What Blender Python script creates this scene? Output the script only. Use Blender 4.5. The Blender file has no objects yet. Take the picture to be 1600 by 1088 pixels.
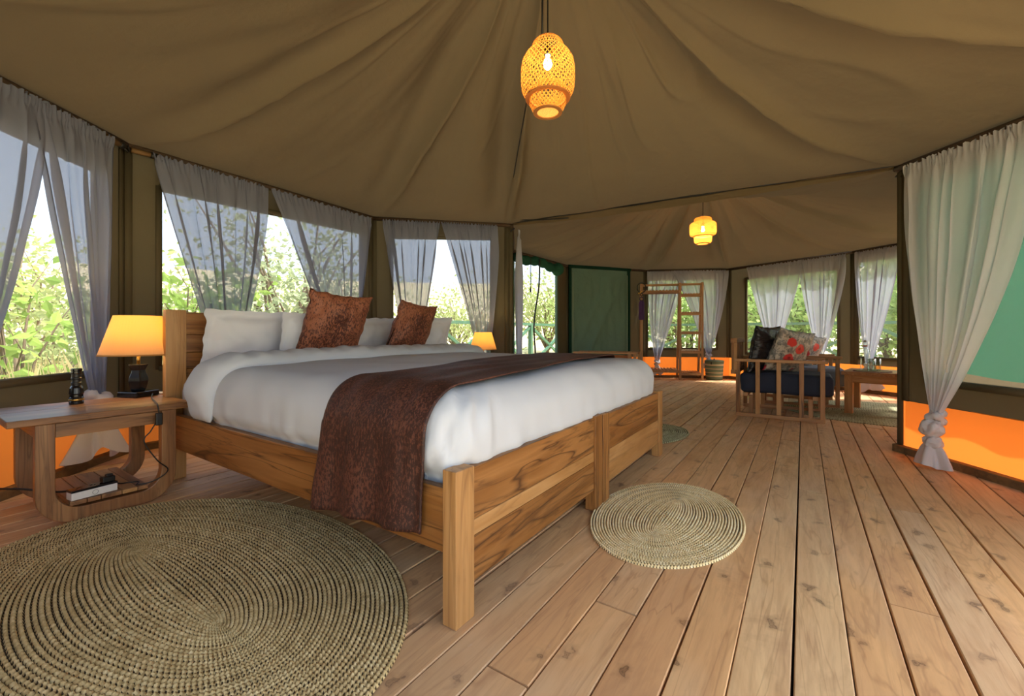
import bpy, bmesh, math, random
from math import sin, cos, pi, radians, hypot, atan2, exp, floor as fl
from mathutils import Vector, Matrix, noise
import numpy as np
random.seed(7)
S = bpy.context.scene
C = S.collection
# ---------------------------------------------------------------- camera
cam = bpy.data.cameras.new('camera'); cam.sensor_width = 36; cam.lens = 15.12
cam.shift_y = -24/1600; cam.clip_start = .05; cam.clip_end = 500
co = bpy.data.objects.new('camera', cam); C.objects.link(co)
co.location = (0, 0, .8); co.rotation_euler = (radians(90), 0, radians(34.1)); S.camera = co
# ---------------------------------------------------------------- world, sun, exposure
W = bpy.data.worlds.new('sky'); S.world = W; W.use_nodes = True
wn = W.node_tree.nodes; wl = W.node_tree.links; wn.clear()
wo = wn.new('ShaderNodeOutputWorld'); bg = wn.new('ShaderNodeBackground'); sk = wn.new('ShaderNodeTexSky')
sk.sky_type = 'NISHITA'; sk.sun_disc = False; sk.sun_elevation = radians(57); sk.sun_rotation = radians(50)
sk.air_density = 1.0; sk.dust_density = 6.0; sk.ozone_density = 1.0
hz = wn.new('ShaderNodeMix'); hz.data_type = 'RGBA'; hz.inputs[0].default_value = .55   # hazy white overcast veil over the clear sky
hz.inputs[7].default_value = (2.35, 2.85, 3.5, 1)
bg.inputs['Strength'].default_value = .55
wl.new(sk.outputs[0], hz.inputs[6]); wl.new(hz.outputs[2], bg.inputs[0]); wl.new(bg.outputs[0], wo.inputs[0])
sun = bpy.data.lights.new('sun', 'SUN'); sun.energy = 7.5; sun.angle = radians(1.2); sun.color = (1, .97, .92)
so = bpy.data.objects.new('sun', sun); C.objects.link(so)
so.rotation_euler = Vector((-.75, -.62, -1.6)).to_track_quat('-Z', 'Y').to_euler()
S.view_settings.view_transform = 'Standard'; S.view_settings.look = 'None'
S.view_settings.gamma = 1; S.view_settings.use_curve_mapping = False
S.view_settings.exposure = .58
S.cycles.use_denoising = True
S.cycles.max_bounces = 10; S.cycles.diffuse_bounces = 5; S.cycles.transparent_max_bounces = 24
S.cycles.transmission_bounces = 8; S.cycles.sample_clamp_indirect = 6; S.cycles.caustics_reflective = False
S.cycles.caustics_refractive = False

# ================================================================= helpers
def rgb(h):
    h = h.lstrip('#'); v = [int(h[i:i+2], 16)/255 for i in (0, 2, 4)]
    return tuple(x/12.92 if x < .04045 else ((x+.055)/1.055)**2.4 for x in v) + (1,)

class NB:
    def __init__(s, name):
        s.m = bpy.data.materials.new(name); s.m.use_nodes = True
        s.t = s.m.node_tree; s.t.nodes.clear()
        s.out = s.n('ShaderNodeOutputMaterial')
    def n(s, typ, ins=None, **kw):
        x = s.t.nodes.new(typ)
        for k, v in kw.items(): setattr(x, k, v)
        if ins:
            for k, v in ins.items():
                i = x.inputs[k]
                if isinstance(v, bpy.types.NodeSocket): s.t.links.new(v, i)
                else: i.default_value = v
        return x
    def ramp(s, fac, stops):
        r = s.n('ShaderNodeValToRGB', {0: fac}); e = r.color_ramp.elements
        while len(e) < len(stops): e.new(.5)
        for a, (p, c) in zip(e, stops): a.position = p; a.color = c if len(c) == 4 else (*c, 1)
        return r.outputs[0]
    def noise(s, vec, scale, detail=4, rough=.5, dist=0.0):
        ins = {'Scale': scale, 'Detail': detail, 'Roughness': rough, 'Distortion': dist}
        if vec: ins['Vector'] = vec
        return s.n('ShaderNodeTexNoise', ins).outputs[0]
    def map(s, vec, scale, loc=(0, 0, 0), rot=(0, 0, 0)):
        return s.n('ShaderNodeMapping', {'Vector': vec, 'Scale': scale, 'Location': loc, 'Rotation': rot}).outputs[0]
    def mix(s, fac, a, b, bt='MIX'):
        x = s.n('ShaderNodeMix', data_type='RGBA', blend_type=bt)
        for i, v in ((0, fac), (6, a), (7, b)):
            if isinstance(v, bpy.types.NodeSocket): s.t.links.new(v, x.inputs[i])
            else: x.inputs[i].default_value = v
        return x.outputs[2]
    def math(s, op, a, b=0.0, clamp=False):
        return s.n('ShaderNodeMath', {0: a, 1: b}, operation=op, use_clamp=clamp).outputs[0]
    def obj(s): return s.n('ShaderNodeTexCoord').outputs['Object']
    def rnd(s): return s.n('ShaderNodeObjectInfo').outputs['Random']
    def offs(s, vec, k=37.0):
        r = s.math('MULTIPLY', s.rnd(), k)
        return s.n('ShaderNodeVectorMath', {0: vec, 1: r}, operation='ADD').outputs[0]
    def bump(s, h, strength=.3, dist=.01):
        return s.n('ShaderNodeBump', {'Height': h, 'Strength': strength, 'Distance': dist}).outputs[0]
    def bsdf(s, **k):
        return s.n('ShaderNodeBsdfPrincipled', k).outputs[0]
    def end(s, sh):
        s.t.links.new(sh, s.out.inputs[0]); return s.m

def M_plain(name, col, rough=.5, metal=0.0, bscale=0, bstr=.2, bdist=.002, var=0.0):
    b = NB(name); v = b.obj(); c = col
    if var:
        c = b.mix(b.noise(v, 9, 5), tuple(x*(1-var) for x in col[:3])+(1,), tuple(min(1, x*(1+var)) for x in col[:3])+(1,))
    k = {'Base Color': c, 'Roughness': rough, 'Metallic': metal}
    if bscale: k['Normal'] = b.bump(b.noise(v, bscale, 3), bstr, bdist)
    return b.end(b.bsdf(**k))

def M_wood(name, light, mid, dark, axis=0, freq=1.0, streak=.5, rough=.45):
    """timber: stretched noise along axis, dark heart streaks, a few knots"""
    b = NB(name); v = b.offs(b.obj(), 23.0)
    sc = [6.5*freq]*3; sc[axis] = .5*freq
    g = b.map(v, tuple(sc))
    n1 = b.noise(g, 1.0, 3, .55, .9)
    n2 = b.noise(g, 4.5, 5, .65, .4)
    col = b.ramp(n1, [(.30, light), (.48, mid), (.60, light), (.72, mid)])
    # dark streaks where the warped noise crosses a value
    st = b.math('ABSOLUTE', b.math('SUBTRACT', b.noise(g, 1.15, 2, .5, 1.6), .56))
    stm = b.ramp(st, [(0, (streak*.9,)*3), (.010, (streak*.45,)*3), (.03, (0, 0, 0))])
    col = b.mix(stm, col, dark)
    st2 = b.math('ABSOLUTE', b.math('SUBTRACT', b.noise(b.map(g, (1.7, 1.7, 1.7), (5, 3, 1)), 1.3, 4, .6, 1.1), .47))
    col = b.mix(b.ramp(st2, [(0, (streak*.5,)*3), (.018, (streak*.2,)*3), (.05, (0, 0, 0))]), col, dark)
    fine = [70]*3; fine[axis] = 3
    f = b.noise(b.map(v, tuple(fine)), 1.0, 4, .6)
    col = b.mix(b.math('MULTIPLY', f, .35), col, mid, 'MULTIPLY')
    col = b.mix(b.math('MULTIPLY', n2, .3), col, dark)
    return b.end(b.bsdf(**{'Base Color': col, 'Roughness': rough, 'Normal': b.bump(f, .12, .002)}))

def M_floor():
    b = NB('floor plank wood'); v0 = b.n('ShaderNodeNewGeometry').outputs['Position']
    r = b.rnd(); v = b.offs(v0, 61.0)
    base = b.ramp(r, [(0, rgb('#d2a273')), (.2, rgb('#e6b981')), (.4, rgb('#d9aa76')), (.6, rgb('#e9ca98')), (.8, rgb('#e4b47c')), (1, rgb('#d6b68c'))])
    g = b.map(v, (7, .9, 7))
    n1 = b.noise(g, 1.0, 5, .62, 1.8)
    col = b.mix(b.ramp(n1, [(.3, (0, 0, 0)), (.7, (.6,)*3)]), base, rgb('#bd8c5c'))
    pal = b.noise(b.map(v, (3, 1.3, 3)), 1.0, 4, .6)
    col = b.mix(b.ramp(pal, [(.5, (0, 0, 0)), (.72, (.45,)*3)]), col, rgb('#dcc4a0'))
    fine = b.noise(b.map(v, (60, 4.5, 60)), 1.0, 5, .65, .5)
    col = b.mix(b.ramp(fine, [(.36, (.22,)*3), (.55, (0, 0, 0))]), col, rgb('#8d6142'))
    rg = b.math('ABSOLUTE', b.math('SUBTRACT', b.noise(b.map(v, (5, .55, 5)), 1.2, 3, .5, 2.2), .5))
    col = b.mix(b.ramp(rg, [(0, (.30,)*3), (.02, (0, 0, 0))]), col, rgb('#8a5a34'))
    blot = b.noise(b.map(v, (2.2, 1.6, 2)), 1.0, 5, .7, .8)
    col = b.mix(b.ramp(blot, [(.52, (0, 0, 0)), (.7, (.45,)*3)]), col, rgb('#9a7050'))
    # knots
    kv = b.n('ShaderNodeVectorMath', {0: b.map(v, (1, .62, 1)), 1: b.n('ShaderNodeVectorMath', {0: b.n('ShaderNodeTexNoise', {'Vector': v, 'Scale': 22.0, 'Detail': 4.0}).outputs[1], 3: .075}, operation='SCALE').outputs[0]}, operation='ADD').outputs[0]
    vo = b.n('ShaderNodeTexVoronoi', {'Vector': kv, 'Scale': 6.5, 'Randomness': 1.0}, voronoi_dimensions='2D')
    sel = b.math('MULTIPLY', b.math('GREATER_THAN', b.n('ShaderNodeSeparateColor', {0: vo.outputs['Color']}).outputs[0], .40), b.noise(v, 3.1, 2))
    sel = b.math('MULTIPLY', sel, 1.7, True)
    k = b.ramp(vo.outputs['Distance'], [(0, (.8,)*3), (.04, (.45,)*3), (.055, (.8,)*3), (.075, (.25,)*3), (.17, (0, 0, 0))])
    col = b.mix(b.math('MULTIPLY', k, sel), col, rgb('#4a2b18'))
    # large worn / grey areas
    big = b.noise(b.map(v0, (1.2, .7, 1)), 1.0, 3, .6)
    col = b.mix(b.ramp(big, [(.45, (0, 0, 0)), (.75, (.35,)*3)]), col, rgb('#a8917f'))
    scf = b.noise(b.map(v0, (6, 3.5, 1)), 2.0, 7, .75, .6)
    col = b.mix(b.ramp(scf, [(.66, (0, 0, 0)), (.74, (.5,)*3)]), col, rgb('#cdbba8'))
    rr = b.ramp(n1, [(.3, (.42,)*3), (.7, (.62,)*3)])
    return b.end(b.bsdf(**{'Base Color': col, 'Roughness': rr, 'Normal': b.bump(fine, .18, .003)}))

def M_cloth(name, col, trans, transp, tcol=None, weave=900, rough=.9, bumpn=14, bstr=.15, bd=.01):
    """fabric: diffuse + translucent (+ see-through between the threads)"""
    b = NB(name); v = b.obj()
    n = b.noise(v, bumpn, 5, .6)
    w = b.noise(v, weave, 2)
    c = b.mix(b.noise(v, 2.5, 4), tuple(x*.86 for x in col[:3])+(1,), col)
    nrm = b.bump(b.math('ADD', n, b.math('MULTIPLY', w, .15)), bstr, bd)
    d = b.n('ShaderNodeBsdfDiffuse', {'Color': c, 'Normal': nrm}).outputs[0]
    t = b.n('ShaderNodeBsdfTranslucent', {'Color': tcol or c, 'Normal': nrm}).outputs[0]
    sh = b.n('ShaderNodeMixShader', {0: trans, 1: d, 2: t}).outputs[0]
    if transp:
        p = b.n('ShaderNodeBsdfTransparent').outputs[0]
        sh = b.n('ShaderNodeMixShader', {0: transp, 1: sh, 2: p}).outputs[0]
    return b.end(sh)

def M_net(name, col, transp):
    b = NB(name)
    d = b.n('ShaderNodeBsdfDiffuse', {'Color': col}).outputs[0]
    p = b.n('ShaderNodeBsdfTransparent').outputs[0]
    return b.end(b.n('ShaderNodeMixShader', {0: transp, 1: d, 2: p}).outputs[0])

def M_velvet(name, base, foil, scale=38, thr=.52, axis=2):
    b = NB(name); v = b.obj()
    sc = [1, 1, 1]; sc[axis] = .42
    n = b.noise(b.map(v, tuple(sc)), scale, 5, .75)
    big = b.noise(v, 5, 3)
    m = b.math('ADD', n, b.math('MULTIPLY', b.math('SUBTRACT', big, .5), .35))
    k = b.ramp(m, [(thr-.03, (0, 0, 0)), (thr+.03, (1, 1, 1))])
    c = b.mix(k, base, foil)
    fo = b.noise(v, 9, 4, .6)
    return b.end(b.bsdf(**{'Base Color': c, 'Roughness': .62, 'Sheen Weight': .15, 'Sheen Roughness': .4, 'Sheen Tint': foil,
                           'Normal': b.bump(b.math('ADD', fo, b.math('MULTIPLY', n, .25)), .35, .012)}))

def M_emit(name, col, st):
    b = NB(name); return b.end(b.n('ShaderNodeEmission', {'Color': col, 'Strength': st}).outputs[0])

def M_rope(name, c1, c2, c3):
    b = NB(name); v = b.obj()
    col = b.ramp(b.noise(v, 55, 3, .6), [(.3, c1), (.5, c2), (.7, c3)])
    col = b.mix(b.ramp(b.noise(v, 4, 3), [(.35, (.45,)*3), (.65, (0, 0, 0))]), col, c1)
    return b.end(b.bsdf(**{'Base Color': col, 'Roughness': .75, 'Normal': b.bump(b.noise(b.map(v, (1, 1, 1)), 260, 2), .35, .003)}))

class MB:
    def __init__(s): s.v = []; s.f = []
    def add(s, vs, fs):
        o = len(s.v); s.v += [tuple(x) for x in vs]; s.f += [tuple(o+i for i in f) for f in fs]; return s
    def box(s, c, d, rot=None):
        hx, hy, hz = d[0]/2, d[1]/2, d[2]/2
        vs = [Vector((x, y, z)) for x in (-hx, hx) for y in (-hy, hy) for z in (-hz, hz)]
        if rot is not None: vs = [rot @ p for p in vs]
        vs = [p+Vector(c) for p in vs]
        return s.add(vs, [(0, 1, 3, 2), (4, 6, 7, 5), (0, 4, 5, 1), (2, 3, 7, 6), (0, 2, 6, 4), (1, 5, 7, 3)])
    def lim(s, x0, x1, y0, y1, z0, z1):
        return s.box(((x0+x1)/2, (y0+y1)/2, (z0+z1)/2), (x1-x0, y1-y0, z1-z0))
    def bar(s, a, b, w, h, up=(0, 0, 1)):
        a = Vector(a); b = Vector(b); d = (b-a); L = d.length; d.normalize()
        u = Vector(up)
        if abs(d.dot(u)) > .98: u = Vector((1, 0, 0))
        y = u.cross(d).normalized(); z = d.cross(y)
        R = Matrix((d, y, z)).transposed()
        return s.box((a+b)/2, (L, w, h), R)
    def tube(s, pts, r, n=8, cap=True):
        pts = [Vector(p) for p in pts]; rs = r if isinstance(r, (list, tuple)) else [r]*len(pts)
        vs = []; fs = []; prev = None
        for i, p in enumerate(pts):
            t = (pts[min(i+1, len(pts)-1)]-pts[max(i-1, 0)]).normalized()
            if prev is None:
                a = Vector((0, 0, 1)) if abs(t.z) < .9 else Vector((1, 0, 0))
                u = t.cross(a).normalized()
            else: u = (prev-t*prev.dot(t)).normalized()
            prev = u; w = t.cross(u)
            for k in range(n):
                an = 2*pi*k/n; vs.append(p+(u*cos(an)+w*sin(an))*rs[i])
        for i in range(len(pts)-1):
            for k in range(n):
                fs.append((i*n+k, i*n+(k+1) % n, (i+1)*n+(k+1) % n, (i+1)*n+k))
        if cap:
            fs.append(tuple(range(n))[::-1]); fs.append(tuple((len(pts)-1)*n+k for k in range(n)))
        return s.add(vs, fs)
    def lathe(s, prof, n=32, c=(0, 0, 0), ang=0, closed=False):
        vs = []; fs = []
        for (r, z) in prof:
            for k in range(n):
                a = 2*pi*k/n+ang; vs.append((c[0]+r*cos(a), c[1]+r*sin(a), c[2]+z))
        for i in range(len(prof)-1):
            for k in range(n):
                fs.append((i*n+k, i*n+(k+1) % n, (i+1)*n+(k+1) % n, (i+1)*n+k))
        if not closed:
            if prof[0][0] > 1e-5: fs.append(tuple(range(n))[::-1])
            if prof[-1][0] > 1e-5: fs.append(tuple((len(prof)-1)*n+k for k in range(n)))
        return s.add(vs, fs)
    def grid(s, fn, nu, nv, wrap=False):
        vs = [fn(i/nu, j/nv) for j in range(nv+1) for i in range(nu+1)]
        fs = [(j*(nu+1)+i, j*(nu+1)+i+1, (j+1)*(nu+1)+i+1, (j+1)*(nu+1)+i) for j in range(nv) for i in range(nu)]
        return s.add(vs, fs)
    def prism(s, poly, a, b):
        """poly: list of 3-vectors, extruded by vector b"""
        n = len(poly); b = Vector(b); p = [Vector(q) for q in poly]
        return s.add(p+[q+b for q in p], [tuple(range(n))[::-1], tuple(range(n, 2*n))]+[(i, (i+1) % n, n+(i+1) % n, n+i) for i in range(n)])
    def build(s, name, mat, parent=None, smooth=False, bevel=0, loc=None, rz=0, fix=True):
        me = bpy.data.meshes.new(name); me.from_pydata(s.v, [], s.f)
        if fix:
            bm = bmesh.new(); bm.from_mesh(me); bmesh.ops.recalc_face_normals(bm, faces=bm.faces); bm.to_mesh(me); bm.free()
        me.materials.append(mat)
        if smooth: me.polygons.foreach_set('use_smooth', [True]*len(me.polygons))
        o = bpy.data.objects.new(name, me); C.objects.link(o)
        if parent: o.parent = parent
        if loc: o.location = loc
        if rz: o.rotation_euler[2] = rz
        if bevel:
            m = o.modifiers.new('edge', 'BEVEL'); m.width = bevel; m.segments = 2; m.limit_method = 'ANGLE'; m.angle_limit = radians(40)
        return o

def tag(o, label=None, cat=None, group=None, kind=None):
    if label: o['label'] = label
    if cat: o['category'] = cat
    if group: o['group'] = group
    if kind: o['kind'] = kind
    return o
def thing(name, loc, label, cat, group=None, rz=0):
    o = bpy.data.objects.new(name, None); C.objects.link(o); o.location = loc; o.rotation_euler[2] = rz
    o.empty_display_size = .1
    return tag(o, label, cat, group)
def dup(root, loc, rz, label, group=None, scale=None):
    kids = {}
    for x in bpy.data.objects:
        if x.parent: kids.setdefault(x.parent.name, []).append(x)
    def cp(o, par):
        c = o.copy(); C.objects.link(c)
        if par: c.parent = par
        for k in kids.get(o.name, []): cp(k, c)
        return c
    r = cp(root, None); r.location = loc; r.rotation_euler[2] = rz; r['label'] = label
    if group: r['group'] = group
    if scale: r.scale = (scale,)*3
    return r
def N(x, y=0, z=0): return noise.noise(Vector((x, y, z)))
def lerp(a, b, t): return a+(b-a)*t
def sm(t): t = max(0, min(1, t)); return t*t*(3-2*t)

# ================================================================= materials
canvas = M_cloth('tan tent canvas', rgb('#615947'), .07, 0, rgb('#72654c'), bumpn=3.5, bstr=.35, bd=.03, weave=700)
roofc = M_cloth('tan roof canvas', rgb('#6e614a'), .035, 0, rgb('#7a6a4c'), bumpn=4.5, bstr=.5, bd=.035, weave=500)
orange = M_cloth('orange ground cloth', rgb('#dc7e3a'), .36, 0, rgb('#ea8434'), bumpn=3, bstr=.3, bd=.03)
green = M_cloth('green canvas', rgb('#7a9a8c'), .25, 0, rgb('#7aa292'), bumpn=6, bstr=.7, bd=.06)
greenR = M_cloth('rolled green canvas', rgb('#33604f'), .12, 0, rgb('#33604f'), bumpn=9, bstr=.5, bd=.04)
greenlt = M_cloth('green shade cloth', rgb('#35705c'), .26, 0, rgb('#3a8068'))
sheer = M_cloth('sheer curtain shaded copy', rgb('#9197ad'), .30, .18, rgb('#777e9a'), weave=500, bumpn=20, bstr=.1)  # left-hand curtains: their dimmer light is put into the cloth colour
sheer3 = M_cloth('sheer curtain lighter copy', rgb('#bfc3d0'), .38, .16, rgb('#b4b8ca'), weave=500, bumpn=20, bstr=.1)  # same curtain cloth, lightened to carry the sitting room's brighter light
sheer2 = M_cloth('sheer curtain brightly lit copy', rgb('#e4e5ec'), .5, .03, rgb('#dcdde6'), weave=500, bumpn=20, bstr=.1)  # same curtain cloth again, right-hand light put into a whiter, denser copy
knotm = M_cloth('bunched white cotton', rgb('#dcdade'), .3, 0, rgb('#d0cccc'), bumpn=25, bstr=.3)
netm = M_net('insect netting', rgb('#b9c0b4'), .84)
polem = M_wood('dark pole wood', rgb('#5c4630'), rgb('#4a3624'), rgb('#2c1f14'), 0, 1, .3, .6)
trimm = M_wood('weathered base timber', rgb('#8b6b3f'), rgb('#6d5130'), rgb('#3c2b1a'), 0, 1, .3, .7)
black = M_plain('black rubber', rgb('#121212'), .45)
blackgl = M_plain('black lacquer', rgb('#151417'), .18)
dark = M_plain('underside shadow board', rgb('#2a1c12'), .9)
steel = M_plain('brushed steel', rgb('#b8b4ac'), .3, 1.0)
brass = M_plain('brass', rgb('#c9a25a'), .3, 1.0)
whitepl = M_plain('white plastic', rgb('#d9d6d2'), .4)
duvm = M_cloth('white cotton sateen', rgb('#d0d6e0'), .05, 0, bumpn=7, bstr=.05, bd=.02)
pilm = M_cloth('pillow cotton', rgb('#e2e5f0'), .08, 0, bumpn=7, bstr=.05, bd=.02)
sheetm = M_cloth('white bed sheet', rgb('#c9bdbb'), .05, 0, bumpn=30, bstr=.2, bd=.01)
velv = M_velvet('rust velvet with worn foil', rgb('#4a2318'), rgb('#94593f'), 120, .485)
velr = M_velvet('brown velvet runner', rgb('#30150d'), rgb('#5e3628'), 170, .53)
teakX = [M_wood('teak along '+'xyz'[a], rgb('#b27f47'), rgb('#93612c'), rgb('#3c200d'), a, 1.0, .95) for a in range(3)]
teakP = [M_wood('pale teak along '+'xyz'[a], rgb('#c99e68'), rgb('#b4854c'), rgb('#6a4422'), a, 1.1, .5) for a in range(3)]
brnX = [M_wood('brown stained wood '+'xyz'[a], rgb('#a97c50'), rgb('#8d5f38'), rgb('#3e2414'), a, 1.3, .6, .4) for a in range(3)]
rackm = [M_wood('rack timber '+'xyz'[a], rgb('#c49868'), rgb('#ac8052'), rgb('#6a482c'), a, 1.5, .3, .5) for a in range(3)]
floorm = M_floor()
railm = M_plain('green painted rail', rgb('#4b7a5e'), .7, var=.25)

# ================================================================= tent walls
Ap = (-2.817, -.108); B_ = (-3.75, .92); C_ = (-3.70, 2.88); D_ = (-2.58, 3.75); E_ = (.558, 3.87); G_ = (1.296, 2.74)
I_ = (-3.3, 4.85); J_ = (-3.28, 6.45); K_ = (-2.35, 7.75); L_ = (-1.07, 8.35); M_ = (.58, 7.5); O_ = (1.5, 6.78); Q_ = (1.6, 5.25); R1_ = (1.5, 1.1); R2_ = (1.0, .05); K1_ = (-1.7, -1.05); K2_ = (-.7, -1.1)
ZE = {Ap: 2.0, B_: 2.07, C_: 2.0, D_: 1.95, E_: 1.93, G_: 1.87, R1_: 1.9, R2_: 1.9, K1_: 1.95, K2_: 1.93, I_: 1.93, J_: 1.93, K_: 1.93, L_: 1.92, M_: 1.92, O_: 1.92, Q_: 1.92}

class Wall:
    def __init__(s, P, Q):
        s.P = Vector((*P, 0)); s.Q = Vector((*Q, 0)); s.L = (s.Q-s.P).length; s.d = (s.Q-s.P)/s.L
        s.n = Vector((s.d.y, -s.d.x, 0)); s.z0 = ZE[P]; s.z1 = ZE[Q]; s.ang = atan2(s.d.y, s.d.x)
    def p(s, t, z, off=0.0): return s.P+s.d*t+s.n*off+Vector((0, 0, z))
    def ze(s, t): return lerp(s.z0, s.z1, t/s.L)

def slab(mb, w, t0, t1, z0, z1, o0, o1):
    """box along a wall; z1 may be a function of t"""
    f = z1 if callable(z1) else (lambda t: z1)
    v = [w.p(t, z, o) for t in (t0, t1) for o in (o0, o1) for z in (z0, f(t))]
    mb.add(v, [(0, 1, 3, 2), (4, 6, 7, 5), (0, 4, 5, 1), (2, 3, 7, 6), (0, 2, 6, 4), (1, 5, 7, 3)])

def canvas_sheet(w, t0, t1, z0, z1fn, amp=.012, seed=0):
    mb = MB(); nu = max(2, int((t1-t0)/.06)); nv = 22
    def fn(u, v):
        t = lerp(t0, t1, u); z = lerp(z0, z1fn(t), v)
        e = min(1, 6*u, 6*(1-u))*min(1, 5*v, 5*(1-v))
        return w.p(t, z, amp*e*(N(t*3+seed, z*1.4, seed)+.5*N(t*9, z*2.5, seed)))
    mb.grid(fn, nu, nv)
    return mb

OZ = .365
def wall(name, P, Q, win=None, oz=OZ, seed=0, bottom=None):
    w = Wall(P, Q); L = w.L; full = lambda t: w.ze(t)+.02
    mb = MB(); z_b = oz if bottom is None else bottom
    if win:
        a, b, z0, z1 = win
        for (t0, t1, q0, q1) in ((0, a, z_b, full), (b, L, z_b, full), (a, b, z_b, lambda t: z0), (a, b, z1, full)):
            if t1-t0 < .01 or (not callable(q1)) or q1(t0)-q0 < .02: continue
            m = canvas_sheet(w, t0, t1, q0, q1, .01, seed); mb.add(m.v, m.f)
    else:
        m = canvas_sheet(w, 0, L, z_b, full, .015, seed); mb.add(m.v, m.f)
    # corner seams and window hems stand proud of the cloth
    slab(mb, w, .0, .045, z_b, full, .002, .012); slab(mb, w, L-.045, L, z_b, full, .002, .012)
    if win:
        a, b, z0, z1 = win
        for x in (a, b): slab(mb, w, x-.018, x+.018, z0-.02, z1+.02, .0, .010)
        slab(mb, w, a, b, z0-.03, z0+.008, .0, .011); slab(mb, w, a, b, z1-.008, z1+.03, .0, .010)
    o = mb.build(name, canvas, smooth=True); tag(o, kind='structure')
    if oz > .01 and bottom is None:
        m = canvas_sheet(w, 0, L, 0.0, lambda t: oz+.004, .012, seed+5)
        m.build('orange_panel', orange, o, smooth=True)['label'] = 'bright orange canvas strip along the foot of the wall'
    return w, o

def window(n, w, t0, t1, z0, z1, roll=True, flap=None):
    mb = MB(); slab(mb, w, t0, t1, z0, z1, -.012, -.0105)
    o = tag(mb.build('window_%d' % n, netm), kind='structure')
    fr = MB()
    for a, b, c, d in ((t0-.012, t0+.012, z0, z1), (t1-.012, t1+.012, z0, z1), (t0, t1, z0-.012, z0+.012), (t0, t1, z1-.012, z1+.012)):
        slab(fr, w, a, b, c, d, -.024, -.013)
    fr.build('window_frame', canvas, o)
    if roll:
        r = MB(); k = 26
        r.tube([w.p(lerp(t0-.03, t1+.03, i/k), z1+.06+.006*sin(i*2.1), -.07) for i in range(k+1)], [.042+.006*sin(i*1.7) for i in range(k+1)], 12)
        r.build('rolled_flap', greenR, o, smooth=True)['label'] = 'rolled-up green rain flap outside the window head'
    return o

walls = {}
def reg(key, name, P, Q, win=None, n=None, **k):
    w, o = wall(name, P, Q, win, seed=len(walls)*3.1, **k); walls[key] = w
    if win and n: window(n, w, *win)
    return w
reg('AB', 'wall_left_front', Ap, B_, (.12, 1.17, .56, 1.80), 1)
reg('BC', 'wall_left', B_, C_, (.189, 1.83, .56, 1.81), 2)
reg('CD', 'wall_left_rear', C_, D_, (.2, 1.24, .5, 1.79), 3)
reg('DI', 'wall_sitting_left_front', D_, I_, (.3, 1.05, .5, 1.75), 4)
wIJ = Wall(I_, J_); walls['IJ'] = wIJ
reg('JK', 'wall_sitting_left_rear', J_, K_)
reg('KL', 'wall_sitting_back_left', K_, L_, (.03, 1.21, .52, 1.74), 5)
reg('LM', 'wall_sitting_back', L_, M_, (.31, 1.67, .46, 1.70), 6)
reg('MO', 'wall_sitting_back_right', M_, O_, (.04, 1.05, .47, 1.76), 7)
reg('OQ', 'wall_sitting_right', O_, Q_, (.10, 1.46, .45, 1.80), 8)
reg('QE', 'wall_sitting_right_front', Q_, E_, None)
reg('EG', 'wall_right_rear', E_, G_, (.172, 1.22, .50, 1.72), 9, oz=.345)
# opening added in the unseen right wall and right front corner to let daylight in
reg('GR', 'wall_right', G_, R1_, (.30, 1.60, .0, 1.70), bottom=0)
reg('KA', 'wall_front_left', K1_, Ap, None)
reg('KK', 'wall_front', K2_, K1_, None)

# --- mesh doorway in the sitting room's left wall
w = wIJ
mb = MB()
for a, b, c, d in ((0, .05, .0, w.z0), (1.29, w.L, .40, w.z0), (.05, 1.29, 1.88, w.z0+.02)): slab(mb, w, a, b, c, d, -.005, .006)
o = tag(mb.build('wall_sitting_left', canvas), kind='structure')
m = MB(); slab(m, w, 1.29, w.L, 0, .40, -.005, .006); m.build('orange_panel', orange, o)
dm = MB(); slab(dm, w, .05, 1.29, .02, 1.88, -.012, -.0105)
door = tag(dm.build('door_1', M_net('door netting', rgb('#a9b2a6'), .84)), kind='structure')
for a, b in ((.04, .07), (1.26, 1.30)):
    m = MB(); slab(m, w, a, b, 0, 1.88, -.02, .012); m.build('door_edge', green, door)
def rollpath(i, k):
    u = i/k; return w.p(lerp(.03, 1.30, u), 1.845-.03*u-.02*sin(u*pi*3), .05)
m = MB(); k = 40
m.tube([rollpath(i, k) for i in range(k+1)], [.062+.010*sin(i*.9)+.035*sm((i/k-.86)/.08)*(1 if i/k < .985 else .6) for i in range(k+1)], 14)
m.build('rolled_door_flap', greenR, door, smooth=True)['label'] = 'green canvas door rolled up above the mesh doorway'
# loose cords hanging in the doorway
def hang(name, pts, r, mat, label, cat):
    return tag(MB().tube(pts, r, 8).build(name, mat, smooth=True), label, cat)
hang('hanging_rope', [w.p(.52+.05*sin(i*.33)*(.4+i*.03)-.012*i*.6, 1.86-i*.062, .14) for i in range(27)], .012, black,
     'thick black rope hanging wavily down the mesh doorway', 'rope')
hang('door_cord', [w.p(.28+.004*sin(i), 1.87-i*.042, .14) for i in range(13)], [.006]*11+[.012, .012], black,
     'short thin black cord with a knotted end at the doorway top', 'cord')

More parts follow.
